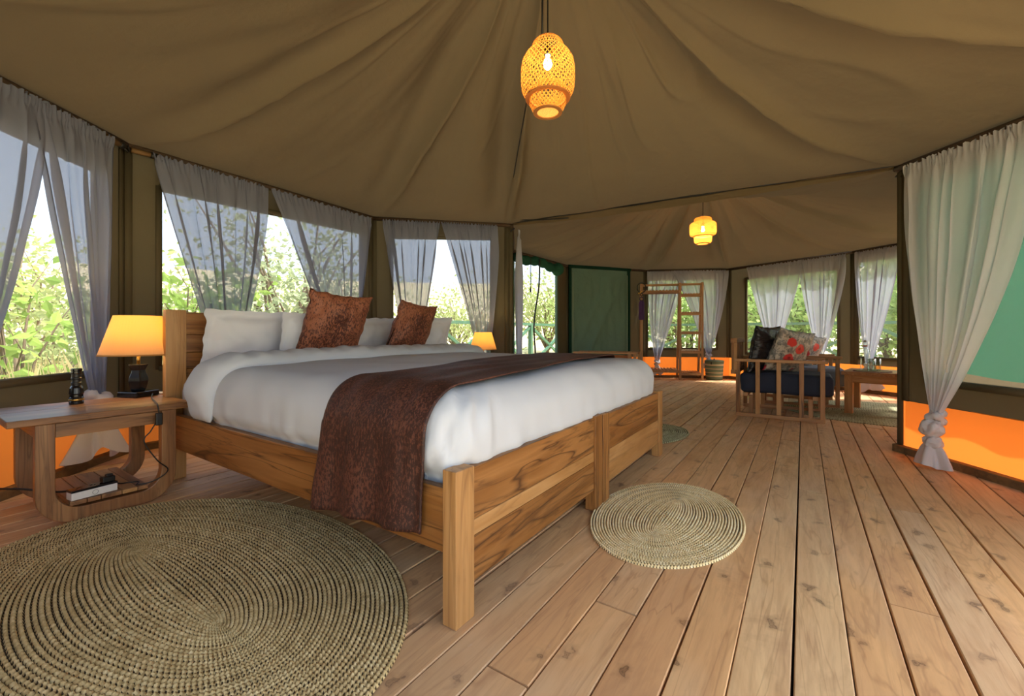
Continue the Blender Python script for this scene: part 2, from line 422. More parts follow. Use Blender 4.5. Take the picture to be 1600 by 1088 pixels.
# --- green closed canvas door in the next wall
w = walls['JK']
def gfn(u, v):
    t = lerp(.05, 1.21, u)+.02*(1-v)*(u-.5)*-1; z = lerp(.03, 1.90, v)
    e = min(1, 8*u, 8*(1-u))*min(1, 8*(1-v))
    diag = exp(-((u*1.16+(v-.9)*-1.0-1.02)/.06)**2)*.02+exp(-((u*1.16+(v-.9)*-1.0-.75)/.05)**2)*.012
    return w.p(t, z, .035+e*(.03*N(u*4, v*3, 9)+.015*N(u*13, v*6, 2)+1.5*diag))
door2 = tag(MB().grid(gfn, 60, 60).build('door_2', green, smooth=True, fix=False), kind='structure')
dkg = M_cloth('dark green webbing', rgb('#1d3a30'), .02, 0)
for a, b, c, d in ((.03, .075, 0, 1.92), (1.185, 1.235, 0, 1.92), (.02, 1.25, 1.88, 1.93)):
    m = MB(); slab(m, w, a, b, c, d, .03, .06); m.build('door_border', dkg, door2)
for a in (.095, 1.165):
    m = MB(); slab(m, w, a, a+.008, .2, 1.8, .06, .066); m.build('zip', M_plain('zip', rgb('#8fa08a'), .5), door2)

# --- base timbers and eave poles
def edge(name, key, kind, z, r, mat, off=.035, t0=0, t1=None):
    w = walls[key]; t1 = w.L if t1 is None else t1
    mb = MB()
    if kind == 'base': slab(mb, w, t0-.03, t1+.03, -.01, z, .0, off)
    else: mb.tube([w.p(t, w.ze(t)-z, off) for t in (t0-.02, (t0+t1)/2, t1+.02)], r, 10)
    return tag(mb.build(name, mat, bevel=.004 if kind == 'base' else 0, smooth=kind != 'base'), kind='structure')
for i, k in enumerate(['AB', 'BC', 'CD', 'DI', 'JK', 'KL', 'LM', 'MO', 'OQ', 'QE', 'EG']):
    edge('baseboard_'+['left_front', 'left', 'left_rear', 'sitting_left_front', 'sitting_left_rear', 'sitting_back_left', 'sitting_back', 'sitting_back_right', 'sitting_right', 'sitting_right_front', 'right_rear'][i],
         k, 'base', .045, 0, trimm, .05)
for i, k in enumerate(['AB', 'BC', 'CD', 'DI', 'IJ', 'JK', 'KL', 'LM', 'MO', 'OQ', 'QE', 'EG']):
    edge('trim_%d' % (i+1), k, 'pole', .022, .02, polem if k != 'EG' else polem, .03)

# ================================================================= ceilings
def ceiling(name, apex, poly, H, p, creases, seed, keep, wr=.040):
    ax, ay = apex; n = len(poly); V = [Vector((q[0]-ax, q[1]-ay, 0)) for q in poly]
    def edge_at(phi):
        d = (cos(phi), sin(phi))
        for i in range(n):
            a, b = V[i], V[(i+1) % n]
            ex, ey = b.x-a.x, b.y-a.y; det = d[0]*(-ey)+d[1]*ex
            if abs(det) < 1e-9: continue
            R = (a.x*(-ey)+a.y*ex)/det; t = (d[0]*a.y-d[1]*a.x)/det
            if R > 0 and -1e-6 <= t <= 1+1e-6: return R, lerp(ZE.get(poly[i], 1.95), ZE.get(poly[(i+1) % n], 1.95), t)
        return 2.5, 1.95
    NP, NR = 540, 56
    cr = [(atan2(V[i].y, V[i].x), V[i].length, a) for i, a in creases]
    vs = []; fs = []
    for i in range(NP):
        phi = 2*pi*i/NP; R, ze = edge_at(phi)
        for j in range(NR+1):
            r = (j/NR)**.9; x, y = ax+R*r*cos(phi), ay+R*r*sin(phi)
            z = ze+(H-ze)*(1-r)**p
            env = sin(pi*min(1, r*.98+.01))**.7
            cp, sp = cos(phi), sin(phi)
            # radial folds
            f = wr*2.6*N(cp*2.6+seed, sp*2.6, r*.7)+wr*.9*N(cp*6+seed, sp*6, r*1.5+3)+wr*.16*N(cp*20, sp*20+seed, r*3.5)
            f += wr*.22*N(x*5+seed, y*5, 1.3)
            f -= wr*.55*max(0, .10-abs(N(cp*5+y*.8, sp*5+x*.8+seed, r*2.2)))/.10*(.4+N(x*1.3, y*1.3, 5))
            c = 0
            for (pc, Lc, a) in cr:
                dphi = (phi-pc+pi) % (2*pi)-pi; s = dphi*R*r
                wob = .05*N(r*3+pc*5, seed)
                c -= a*exp(-abs(s+wob)/.05)*(.35+.65*env)-a*.55*exp(-((s-.14)/.1)**2)*env
            vs.append((x, y, z+(f+c)*env+.0))
    for i in range(NP):
        i2 = (i+1) % NP
        for j in range(NR):
            q = (i*(NR+1)+j, i*(NR+1)+j+1, i2*(NR+1)+j+1, i2*(NR+1)+j)
            cx = sum(vs[k][0] for k in q)/4; cy = sum(vs[k][1] for k in q)/4
            if keep(cx, cy): fs.append(q)
    mb = MB(); mb.v = vs; mb.f = fs
    return tag(mb.build(name, roofc, smooth=True, fix=False), kind='structure')
P1 = [Ap, B_, C_, D_, E_, G_, R1_, R2_, K2_, K1_]
ceiling('ceiling', (-1.04, 1.85), P1, 3.0, 1.85, [(0, .04), (1, .09), (2, .12), (3, .16), (4, .15), (5, .12)], 0.0,
        lambda x, y: True)
P2 = [D_, I_, J_, K_, L_, M_, O_, Q_, E_]
ceiling('ceiling_sitting_room', (-1.04, 5.8), P2, 2.95, 1.7, [(0, .06), (1, .08), (2, .10), (3, .17), (4, .14), (5, .12), (6, .10), (7, .05), (8, .05)], 11.0, lambda x, y: True)
# hanging seam strip between the two roofs, and the cable along it
wDE = Wall(D_, E_)
def vfn(u, v):
    t = u*wDE.L; sag = .085*sin(pi*u)**.6+.012*N(u*14, 3)
    return wDE.p(t, wDE.ze(t)+.02-v*(.02+.6*sag), .0-.05*v+.012*N(u*10, v))
tag(MB().grid(vfn, 90, 6).build('trim_20', roofc, smooth=True, fix=False), kind='structure')
cable = MB().tube([wDE.p(lerp(-.03, wDE.L+.03, i/30), wDE.ze(wDE.L*i/30)+.003*sin(i*1.3), .014) for i in range(31)], .008, 6).build('cable', black, smooth=True)
tag(cable, 'thin black cable strung along the seam between the two tent roofs', 'cable')
tag(MB().tube([(-2.6, 3.72, 1.97), (-2.4, 3.7, 1.955), (-2.2, 3.72, 1.93), (-2.0, 3.78, 1.925), (-1.85, 3.83, 1.93)], .006, 6).build('rope_tail', black, smooth=True),
    'loose dark rope end lying against the canvas beside the left tent post', 'rope')
# tent poles at both ends of the opening
for P, lab in ((D_, 'slim canvas-sleeved tent pole behind the small lit lamp'), (E_, 'canvas-sleeved tent pole between sitting area and right curtain')):
    c = Vector((P[0], P[1], 0))+Vector((.0, .03, 0))
    t = thing('tent_pole', c, lab, 'pole')
    MB().tube([(0, 0, 0), (0, 0, 1.0), (0, 0, 1.96)], .028, 14).build('pole_sleeve', canvas, t, smooth=True)
    MB().tube([(0, 0, 1.86), (.03, -.03, 1.88), (.05, 0, 1.9), (.02, .035, 1.9), (-.03, .02, 1.87), (0, -.035, 1.85)], .008, 6).build('rope_loop', black, t, smooth=True)
# black eave clips with loops at the left corner
def clip(w, t, dz, label):
    th = thing('eave_clip', w.p(t, w.ze(t)-dz, .05), label, 'clip', rz=w.ang)
    MB().tube([(-.1, 0, 0), (0, 0, 0)], .018, 10).build('pole_end', trimm, th, smooth=True)
    MB().tube([(0, 0, 0), (.035, 0, 0)], .021, 10).build('end_cap', black, th, smooth=True)
    MB().tube([(.03, -.004, .0), (.06, -.008, .012), (.075, -.01, -.008), (.06, -.01, -.028), (.03, -.006, -.012)], .006, 6).build('cord_loop', black, th, smooth=True)
clip(walls['AB'], 1.28, .05, 'black end clip on the curtain pole, left corner, at the front window')
clip(walls['BC'], .13, .05, 'black end clip on the curtain pole beside the long left window')

# ================================================================= floor
sub = tag(MB().lim(-4.75, 2.7, -.75, 9.7, -.16, -.035).build('floor', dark), kind='structure')
xs = [-.513, -.389, -.262, -.142, -.021, .096, .208, .322, .437, .556]
while xs[0] > -4.7: xs.insert(0, xs[0]-random.uniform(.112, .128))
while xs[-1] < 2.6: xs.append(xs[-1]+random.uniform(.112, .128))
random.seed(21)
for i in range(len(xs)-1):
    y = -.75-random.uniform(0, 2.2); a, b = xs[i]+.0019, xs[i+1]-.0019
    g = random.choice([0, 0, .0015, .003])
    ln = random.uniform(2.6, 4.6)
    while y < 9.7:
        y1 = min(9.7, y+ln); y0 = max(-.75, y+.003)
        if y1 > -.6 and y1-y0 > .05:
            dz = random.uniform(-.002, .0015); sk_ = random.uniform(-.0012, .0012)
            mb = MB(); x0, x1 = a+g, b-random.choice([0, 0, .002])
            c = .0025
            prof = [(x0, -.035), (x0, -c), (x0+c, 0), (x1-c, 0), (x1, -c), (x1, -.035)]
            mb.prism([(px+sk_, y0, pz+dz) for px, pz in prof], 0, (0, y1-y0-.003, 0))
            mb.build('plank', floorm, sub)
        y = y1; ln = random.uniform(2.6, 4.6)

# ================================================================= curtains
random.seed(5)
def curtain(label, w, tl, tr, tk, zk, off=.07, wk=.035, al=1.3, ar=1.3, nf=9, seed=1.0, tail=.26, koff=None, group=None, floor_z=.01, fan=1.0, rod=.045, amp=.03, fab=None):
    """gathered panel on a rod, drawn in to a knot, with a flared tail below"""
    koff = off if koff is None else koff
    t = thing('curtain', w.p(tk, 0, koff), label, 'curtain', group, rz=w.ang)
    inv = Matrix.Rotation(-w.ang, 3, 'Z'); org = w.p(tk, 0, koff)
    loc = lambda q: inv @ (q-org)
    ztop = lambda x: w.ze(x)-rod
    rnd = random.Random(seed*17)
    ph = [rnd.uniform(0, 6.28) for _ in range(5)]
    zb = zk+.03
    def fn(u, v):
        l = lerp(tl, tk-wk, v**al); r = lerp(tr, tk+wk, v**ar)
        # folds of uneven width
        uu = u+.030*sin(2*pi*2*u+ph[0])+.018*sin(2*pi*5*u+ph[1])
        uu = uu if 0 < u < 1 else u
        x = lerp(l, r, uu)
        z = lerp(ztop(lerp(tl, tr, u)), zb, v)
        A = amp*(.35+.65*sm(v*2.5))*(1-.55*v)
        ridge = sin(2*pi*nf*u+ph[2]+.8*v)+.5*sin(2*pi*nf*.43*u+ph[3]-1.2*v)+.28*sin(2*pi*nf*2.3*u+ph[4])*(1-v)
        x += .030*sm(v*4)*(1-v)*sin(2*pi*nf*.8*u+ph[2]+1.3)
        o = lerp(off, koff, v)+A*ridge*.62+.006*N(u*7+seed, v*5)
        if v < .025: o = off+.010*sin(2*pi*nf*4.3*u+ph[1]); z += .010*sin(2*pi*nf*3.1*u)+.006
        return loc(w.p(x, z, o))
    vv = lambda v: v
    MB().grid(fn, 150, 46).build('sheer_panel', fab or sheer, t, smooth=True, fix=False)
    # knot: a wrapped, lumpy band
    k = MB(); nk = 48; pts = []; rs = []
    kr = wk*1.05
    for i in range(nk):
        a = i/nk*2*pi*1.75
        pts.append(Vector((kr*.75*cos(a), kr*.75*sin(a), zk-.0+.035*(1-2*i/nk)+.012*sin(a*1.7+seed))))
        rs.append(kr*(.62+.16*sin(i*.9+seed)))
    k.tube(pts, rs, 10)
    km = k.build('knot', knotm, t, smooth=True)
    # tail
    zt = zk-.03; ln = min(tail, zt-floor_z)
    if ln > .03:
        s1, s2 = rnd.uniform(-.3, .3), rnd.uniform(0, 6)
        def tf(u, v):
            a = 2*pi*u; R = (.55*wk+fan*.30*ln*v**.75)*(1+.34*sin(3*a+s2)*(.3+v)+.16*sin(7*a+s2*2)*v)
            z = zt-ln*v*(1-.16*(1+sin(2*a+s2))*.5-.12*(1+sin(5*a+s2))*.5*v)
            return (R*cos(a)+s1*.25*ln*v, .55*R*sin(a), z)
        MB().grid(tf, 72, 16).build('tail', knotm, t, smooth=True, fix=False)
    return t
AB, BC, CD, DI, KL, LM, MO, OQ, QE, EG = (walls[k] for k in ('AB', 'BC', 'CD', 'DI', 'KL', 'LM', 'MO', 'OQ', 'QE', 'EG'))
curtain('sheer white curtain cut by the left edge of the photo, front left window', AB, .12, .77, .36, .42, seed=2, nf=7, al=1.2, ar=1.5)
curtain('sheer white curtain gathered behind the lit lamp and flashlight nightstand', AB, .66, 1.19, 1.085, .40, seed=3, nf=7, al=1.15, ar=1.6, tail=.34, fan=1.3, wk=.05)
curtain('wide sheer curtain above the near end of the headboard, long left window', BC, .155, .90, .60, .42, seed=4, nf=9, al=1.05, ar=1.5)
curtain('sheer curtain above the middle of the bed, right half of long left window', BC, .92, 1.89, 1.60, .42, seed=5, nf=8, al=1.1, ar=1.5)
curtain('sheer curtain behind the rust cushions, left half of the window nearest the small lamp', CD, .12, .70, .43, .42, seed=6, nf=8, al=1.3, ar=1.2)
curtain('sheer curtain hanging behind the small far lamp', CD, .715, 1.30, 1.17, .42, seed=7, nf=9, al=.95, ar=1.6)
curtain('narrow curtain seen nearly edge-on left of the mesh doorway', DI, .12, .95, .45, .35, seed=8, nf=5, fab=sheer3, off=.11, al=1.4, ar=1.2, amp=.07)
curtain('sheer curtain behind the clothes rail, left half of back window', KL, .02, .70, .19, .27, seed=9, nf=10, al=2.2, ar=1.0, tail=.2, fab=sheer3)
curtain('sheer curtain behind the shelf ladder, ends knotted above the basket', KL, .45, 1.38, 1.05, .40, seed=10, nf=9, al=.75, ar=1.5, tail=.2, fab=sheer3, off=.09)
curtain('broad sheer curtain behind the seat cushions, left half of rear window', LM, .36, 1.20, .80, .42, seed=11, nf=7, al=1.0, ar=1.2, fab=sheer3)
curtain('sheer curtain right of the seat cushions, beside the rear corner post', LM, 1.19, 1.78, 1.47, .42, seed=12, nf=8, al=1.4, ar=1.4, fab=sheer3)
curtain('sheer curtain knotted behind the bottle and coffee table', MO, .05, .60, .22, .36, seed=13, nf=8, al=1.7, ar=1.4, fab=sheer3, tail=.35, fan=1.2)
curtain('thin sheer curtain edge right of the bottle, mostly hidden by the canvas corner', MO, .57, 1.10, .90, .36, seed=14, nf=7, fab=sheer3)
curtain('narrow curtain hanging behind the right tent pole, tail near the floor', QE, 1.10, 1.60, 1.50, .30, seed=15, nf=5, fab=sheer3, tail=.3, al=1.2, ar=1.4, off=.07)
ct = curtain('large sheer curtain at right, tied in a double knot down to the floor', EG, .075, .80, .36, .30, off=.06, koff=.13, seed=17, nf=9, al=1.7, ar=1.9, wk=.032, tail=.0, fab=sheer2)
# double knot and bunched end of the big right curtain
def blob(name, parent, c, r, seed, mat, sq=(1, 1, 1), amp=.35, tw=3.0):
    def fn(u, v):
        th = pi*v; ph = 2*pi*u
        d = Vector((sin(th)*cos(ph), sin(th)*sin(ph), cos(th)))
        f = 1+amp*noise.ridged_multi_fractal(Vector((d.x*1.3+seed, d.y*1.3, d.z*1.1+.5*cos(ph+tw*v))), 1, 2, 3, 1, 2)*.42-amp*.3
        f += .10*sin(5*ph+tw*th+seed)*sin(th)
        return Vector((c[0]+d.x*r*f*sq[0], c[1]+d.y*r*f*sq[1], c[2]+d.z*r*f*sq[2]))
    return MB().grid(fn, 64, 44).build(name, mat, parent, smooth=True, fix=False)
blob('knot', ct, (-.005, -.02, .235), .055, 1.3, knotm, (1.05, .8, .95))
blob('knot', ct, (.004, -.02, .155), .048, 3.7, knotm, (.95, .8, .85))
def tail2(u, v):
    a = 2*pi*u; R = (.035+.050*v**.6)*(1+.25*sin(4*a+1)+.13*sin(9*a+2)*v)
    return (R*cos(a)+.01*v, -.02+.7*R*sin(a), .14-.128*v*(1-.15*(1+sin(3*a))*.5))
MB().grid(tail2, 80, 18).build('tail', knotm, ct, smooth=True, fix=False)
tg = MB().box((.135, -.08, .62), (.012, .001, .05)); tg.box((.148, -.08, .60), (.010, .001, .045)).build('care_label', whitepl, ct)

# ================================================================= soft shapes
def rbox_mesh(x0, x1, y0, y1, z0, z1, r, step=.03, disp=None, rb=None):
    """rounded box from a subdivided cube surface, displaced along its normal"""
    mb = MB(); lo = Vector((x0+r, y0+r, z0+r)); hi = Vector((x1-r, y1-r, z1-r))
    for k in range(3):
        if lo[k] > hi[k]: lo[k] = hi[k] = (lo[k]+hi[k])/2
    dim = (x1-x0, y1-y0, z1-z0); o0 = (x0, y0, z0)
    for ax in range(3):
        a, b = (ax+1) % 3, (ax+2) % 3
        na = max(6, int(dim[a]/step)); nb = max(6, int(dim[b]/step))
        for side in (0, 1):
            def fn(u, v):
                # denser near the rounded edges
                p = [0, 0, 0]; p[ax] = o0[ax]+dim[ax]*side
                p[a] = o0[a]+dim[a]*u; p[b] = o0[b]+dim[b]*v
                p = Vector(p); c = Vector([min(max(p[k], lo[k]), hi[k]) for k in range(3)])
                n = (p-c); n = n.normalized() if n.length > 1e-9 else Vector((0, 0, 1))
                q = c+n*r
                if disp: q = q+disp(q, n)
                return q
            mb.grid(fn, na, nb)
    return mb
def weld(o, d=.0005):
    bm = bmesh.new(); bm.from_mesh(o.data); bmesh.ops.remove_doubles(bm, verts=bm.verts, dist=d)
    bmesh.ops.recalc_face_normals(bm, faces=bm.faces); bm.to_mesh(o.data); bm.free()
    o.data.polygons.foreach_set('use_smooth', [True]*len(o.data.polygons)); return o

def pillow(name, wd, ht, th, mat, flange=0.0, seed=0, wr=.010, corner=.06, n=34, parent=None, label=None):
    """stuffed cushion lying in its local XZ plane, thickness along Y, bottom edge at z=0"""
    mb = MB()
    for sgn in (1, -1):
        def fn(u, v):
            a, b = 2*u-1, 2*v-1
            # pulled-in sides, pointed corners
            x = a*(1-corner*(1-b*b)*abs(a)**1.5); z = b*(1-corner*(1-a*a)*abs(b)**1.5)
            fa = 1-flange/wd*2; ff = 1-flange/ht*2
            ta, tb = min(1, abs(a)/fa), min(1, abs(b)/ff)
            h = ((1-ta**2.2)**.5)*((1-tb**2.2)**.5)
            y = sgn*(th/2*h+.003)
            if flange and (abs(a) > fa or abs(b) > ff): y = sgn*.003
            k = N(a*2.3+seed, b*2.3, sgn*3+seed)*wr*1.4+N(a*6+seed, b*6, sgn)*wr*.6
            edge_w = .012*N(a*4+seed, b*4, 7)
            return (x*wd/2+edge_w, y+k*(.25+h)+(.012*N(a*3, b*3, seed) if flange else 0), ht/2+z*ht/2+edge_w*.7)
        mb.grid(fn, n, n)
    o = mb.build(name, mat, parent); weld(o, .0065 if not flange else .0005)
    return o

# ================================================================= beds
BY = [(.868, 1.878), (1.890, 2.905)]
XF, XH = -.768, -2.875   # foot and head planes
labs = ['near half of the teak double bed, beside the lit nightstand', 'far half of the teak double bed, nearest the sitting area']
for bi, (y0, y1) in enumerate(BY):
    t = thing('slatted_bed', (XF, y0, 0), labs[bi], 'bed', 'pushed-together teak bed frames')
    X = lambda x: x-XF; pw = .078; W_ = y1-y0
    pt = .034
    for k, yy in enumerate((0, W_-pw)):
        hgt = .425-.006*bi
        MB().lim(-.05, .0, yy, yy+pw, 0, hgt).build('foot_post', teakP[2] if (k+bi) % 2 == 0 else teakX[2], t, bevel=.003)
        MB().lim(X(XH)-.0, X(XH)+.045, yy, yy+.095, 0, .925).build('head_post', teakP[2], t, bevel=.003)
    # footboard boards set between the posts
    if bi == 0: zz = [.092, .222, .268, .418]
    else: zz = [.085, .238, .412]
    for a, b in zip(zz[:-1], zz[1:]):
        m = (teakX if (b-a) > .1 and bi == 0 else teakP)[1]
        if bi == 1 and a > .2: m = teakX[1]
        MB().lim(-.036, -.008, pw, W_-pw, a+.0008, b-.0008).build('footboard_plank', m, t, bevel=.0015)
    # headboard boards
    hz = [.30, .405, .50, .60, .69, .79, .915]
    for k, (a, b) in enumerate(zip(hz[:-1], hz[1:])):
        MB().lim(X(XH)+.006+.004*(k % 2), X(XH)+.032+.003*(k % 2), .095, W_-.095, a+.001, b-.001).build('headboard_plank', (teakX, brnX, teakX)[k % 3][1], t, bevel=.003)
    MB().lim(X(XH)+.0, X(XH)+.005, .09, W_-.09, .30, .912).build('headboard_light_block', brnX[1], t)  # added board that stops outside light showing through the plank gaps
    for yy in (0.004, W_-.034):
        MB().lim(X(XH)+.045, -.05, yy, yy+.03, .195, .372).build('side_rail', teakX[0], t, bevel=.003)
    for k in range(9):
        xx = lerp(X(XH)+.12, -.15, k/8)
        MB().lim(xx-.035, xx+.035, .034, W_-.034, .215, .235).build('slat', teakP[1], t)
# mattress
mt = rbox_mesh(-2.83, -.86, .925, 2.85, .237, .565, .07, .04, lambda q, n: n*(.006*N(q.x*6, q.y*6, q.z*9)+.004*N(q.x*17, q.y*17, q.z*17)))
tag(weld(mt.build('mattress', sheetm)), 'white-sheeted mattress showing at the head end beside the nightstand', 'mattress')
# duvet
DX0, DX1, DY0, DY1, DZ0, DZ1, DR = -2.42, -.785, .872, 2.90, .215, .625, .13
def crown(x, y):
    a = max(0, min(1, (y-DY0)/(DY1-DY0))); b = max(0, min(1, (x-DX0)/(DX1-DX0)))
    return .030*(sin(pi*a))**.7*(sin(pi*min(1, b*.9+.12)))**.5
def duv_disp(q, n):
    d = n*(.012*N(q.x*2.6, q.y*2.6, q.z*2.6)+.006*N(q.x*7, q.y*7, q.z*7))
    # gathers down the near and foot sides
    side = max(0, 1-n.z*1.2) if n.z > -.2 else 0
    lowf = max(0, min(1, (.56-q.z)/.16))
    if n.y < -.3: d += n*(.012*side*lowf*noise.noise(Vector((q.x*15, q.z*2.5, 4))))
    if n.x > .3: d += n*(.011*side*lowf*noise.noise(Vector((q.y*13, q.z*2.5, 8))))
    if n.z > 0: d.z += crown(q.x, q.y)*n.z
    cr = exp(-((q.x+.86)**2+(q.y-.95)**2)/.03)
    d += n*(.022*cr*noise.noise(Vector(((q.x+q.y)*22, q.z*14, 1))))
    # hem tucks inside rail and footboard at the bottom
    if q.z < .46:
        k = sm((.43-q.z)/.06)
        if q.y < 1.0: d.y += .034*k
        if q.x > -.9: d.x -= .040*k
        if q.y > 2.8: d.y -= .042*k
    return d
dv = rbox_mesh(DX0, DX1, DY0, DY1, DZ0, DZ1, DR, .022, duv_disp)
duv = tag(weld(dv.build('duvet', duvm)), 'plump white duvet covering both halves of the bed', 'duvet')
# cross-section of the duvet in the YZ plane (used by the turned-down band and the runner)
def section(s, off, zlow_near=.2, zlow_far=.3, x=-1.2):
    """s 0..1 from the near bottom, over the top, to the far bottom"""
    R = DR+off; yn, yf = DY0-off, DY1+off; zt = DZ1+off
    L1 = (zt-R)-zlow_near; La = pi/2*R; Lt = (yf-R)-(yn+R); L2 = (zt-R)-zlow_far
    T = L1+La+Lt+La+L2; d = s*T
    if d < L1: return yn, zlow_near+d
    d -= L1
    if d < La: a = d/R; return yn+R-R*cos(a), zt-R+R*sin(a)+crown(x, yn+R-R*cos(a))*sin(a)
    d -= La
    if d < Lt: return yn+R+d, zt+crown(x, yn+R+d)
    d -= Lt
    if d < La: a = d/R; return yf-R+R*sin(a), zt-R+R*cos(a)+crown(x, yf-R+R*sin(a))*cos(a)
    d -= La; return yf, zt-R-d
# turned-down head end of the duvet: a fat rolled band
def foldfn(u, v):
    a = 2*pi*u; y, z = section(v, .012, .385, .385, -2.45)
    y2, z2 = section(min(1, v+.004), .012, .385, .385, -2.45)
    ty, tz = y2-y, z2-z; l = hypot(ty, tz) or 1; ny, nz = -tz/l, ty/l
    e = min(1, v*14, (1-v)*14)**.5
    w_ = (.125+.02*N(v*9, 2))*(.75+.25*e); h_ = (.058+.012*N(v*11, 5)+.004*sin(v*150))*e
    xx = -2.35+.02*N(v*6, 9)
    dx = w_*cos(a)*abs(cos(a))**-.25 if abs(cos(a)) > 1e-6 else 0; dn = h_*sin(a)
    dn += .006*N(cos(a)*2+v*30, sin(a)*2, 1)
    return (xx+dx, y+ny*dn, z+nz*dn)
MB().grid(foldfn, 36, 170).build('turned_down_band', duvm, duv, smooth=True, fix=False)['label'] = 'thick turned-down top edge of the duvet in brighter white'
# runner
def runfn(side):
    def fn(u, v):
        s = v
        x0 = -1.2; y, z = section(s, .010+side, .205, .30, x0)
        # drift toward the head end with depth across the bed
        a = max(0, (y-1.3)/1.6)
        xl = -1.345-.02*0-.23*a**1.0+(.04*sm((y-.86)/.25)); xr = -.868-.23*a**1.0+(.02*sm((y-.86)/.3))
        x = lerp(xl, xr, u)
        hang_ = max(0, 1-(z-.2)/.36) if y < 1.0 else 0
        y -= .018*hang_+hang_*.012*sin(u*17+1.0)*1.0+.004*N(u*14, z*6)
        if y >= 1.0 or z > .55: z += .004*N(x*9, y*3, 2)+.003*sin(x*45+3*N(y*2, 1))
        z += .034*u*min(1, hang_)
        x += .012*N(z*5, u*3)*hang_+.01*N(y*3, 5)
        if z < .5 and y < 1: x += (.06)*(u-.5)*-.25*hang_-.04*hang_*(1-u)
        return (x, y, z)
    return fn
rb = MB(); rb.grid(runfn(.004), 60, 230)
ru = rb.build('bed_runner', velr, smooth=True, fix=False)
sd = ru.modifiers.new('thick', 'SOLIDIFY'); sd.thickness = .006; sd.offset = 1
tag(ru, 'long dark brown velvet runner across the bed, hanging over the near side', 'bed runner')

# pillows and cushions (local: X width, Z height; turned to face +X)
def stand(o, x, y, z, lean, yaw, label, cat, group=None, roll=0):
    o.rotation_euler = (Matrix.Rotation(yaw, 4, 'Z') @ Matrix.Rotation(lean, 4, 'X') @ Matrix.Rotation(roll, 4, 'Y')).to_euler()
    o.location = (x, y, z); return tag(o, label, cat, group)
R90 = radians(90)
ps = [(-2.775, 1.245, .545, .50, .40, 'white flanged pillow nearest the lit lamp, against the headboard', 1.0),
      (-2.60, 1.60, .55, .56, .385, 'white flanged pillow behind the left rust cushion', 2.0),
      (-2.775, 2.08, .545, .50, .385, 'white pillow showing between the two rust cushions', 3.0),
      (-2.64, 2.53, .545, .56, .40, 'white flanged pillow behind the right rust cushion, far end of bed', 4.0)]
for x, y, z, wd, ht, lab, sd_ in ps:
    o = pillow('pillow', wd, ht, .125, pilm, .04, sd_, .0018, .035)
    stand(o, x, y, z, radians(16), R90, lab, 'pillow', 'white pillows on the bed')
o = pillow('cushion', .415, .43, .15, velv, 0, 5.5, .012, .09)
stand(o, -2.47, 1.575, .640, radians(20), R90-.08, 'larger rust velvet cushion on the left, in the middle of the pillows', 'cushion', 'rust velvet cushions on the bed', radians(4))
o = pillow('cushion', .42, .41, .14, velv, 0, 8.5, .012, .09)
stand(o, -2.47, 2.20, .635, radians(20), R90+.12, 'rust velvet cushion on the right, toward the far end of the bed', 'cushion', 'rust velvet cushions on the bed', radians(4))

# ================================================================= nightstands
def arc_pts(cx, cz, r, a0, a1, n=8): return [(cx+r*cos(lerp(a0, a1, i/n)), cz+r*sin(lerp(a0, a1, i/n))) for i in range(n+1)]
def make_nightstand(label, loc):
    """local: X depth (front at 0, back at -.5), Y width 0.. .46, Z up"""
    t = thing('nightstand', loc, label, 'nightstand', 'wooden bedside tables')
    Wd, Dp, Ht, lw, R = .47, .44, .425, .058, .13
    for k, b in enumerate(((0.0, .22), (.222, .5))):
        MB().lim(-.50+b[0], -.50+b[1]+.0, -.075, Wd+.07, Ht, Ht+.028).build('top_board', brnX[1], t, bevel=.003)
    for xx in (-.045, -.045-Dp):
        # outer profile of the U-frame, down the left leg, along the floor, up the right leg, then back inside
        out = [(0, Ht)]+arc_pts(R, R, R, pi, 1.5*pi)+arc_pts(Wd-R, R, R, 1.5*pi, 2*pi)+[(Wd, Ht)]
        r2 = R-lw*.75
        inn = [(Wd-lw, Ht)]+arc_pts(Wd-lw-r2, r2+lw, r2, 2*pi, 1.5*pi)+arc_pts(lw+r2, r2+lw, r2, 1.5*pi, pi)+[(lw, Ht)]
        n = len(out); inn = inn[::-1]
        mb = MB(); vs = []
        for (a, b) in out: vs += [(xx, a, b), (xx+.045, a, b)]
        for (a, b) in inn: vs += [(xx, a, b), (xx+.045, a, b)]
        fs = []
        for i in range(n-1):
            a, b = 2*i, 2*i+2; c, d = 2*n+2*i, 2*n+2*i+2
            fs += [(a, a+1, b+1, b), (c, d, d+1, c+1), (a, b, d, c), (a+1, c+1, d+1, b+1)]
        fs += [(0, 2*n, 2*n+1, 1), (2*n-2, 2*n-1, 4*n-1, 4*n-2)]
        mb.add(vs, fs).build('leg_frame', brnX[2], t, bevel=.003)
        MB().lim(xx+.008, xx+.036, lw, Wd-lw, Ht-.06, Ht-.002).build('apron', brnX[1], t, bevel=.002)
    for yy in (.008, Wd-.04): MB().lim(-.045-Dp+.04, -.04, yy, yy+.03, Ht-.06, Ht-.002).build('apron', brnX[0], t, bevel=.002)
    zs = .066
    edges = [.10, .155, .20, .27, .325, .365]
    for k in range(5):
        MB().lim(-.485, -.01, edges[k]+.001, edges[k+1]-.001, zs, zs+.018).build('shelf_board', (brnX, brnX, brnX, teakP, brnX)[k][0], t, bevel=.002)
    return t
ns = make_nightstand('wooden nightstand in front of the orange wall, holding the larger lit lamp', (-2.55, .355, 0))
ns2 = dup(ns, (-2.40, 3.02, 0), 0, 'far wooden nightstand hidden behind the bed, under the small lamp')
ns2.scale = (.85, .85, 1)

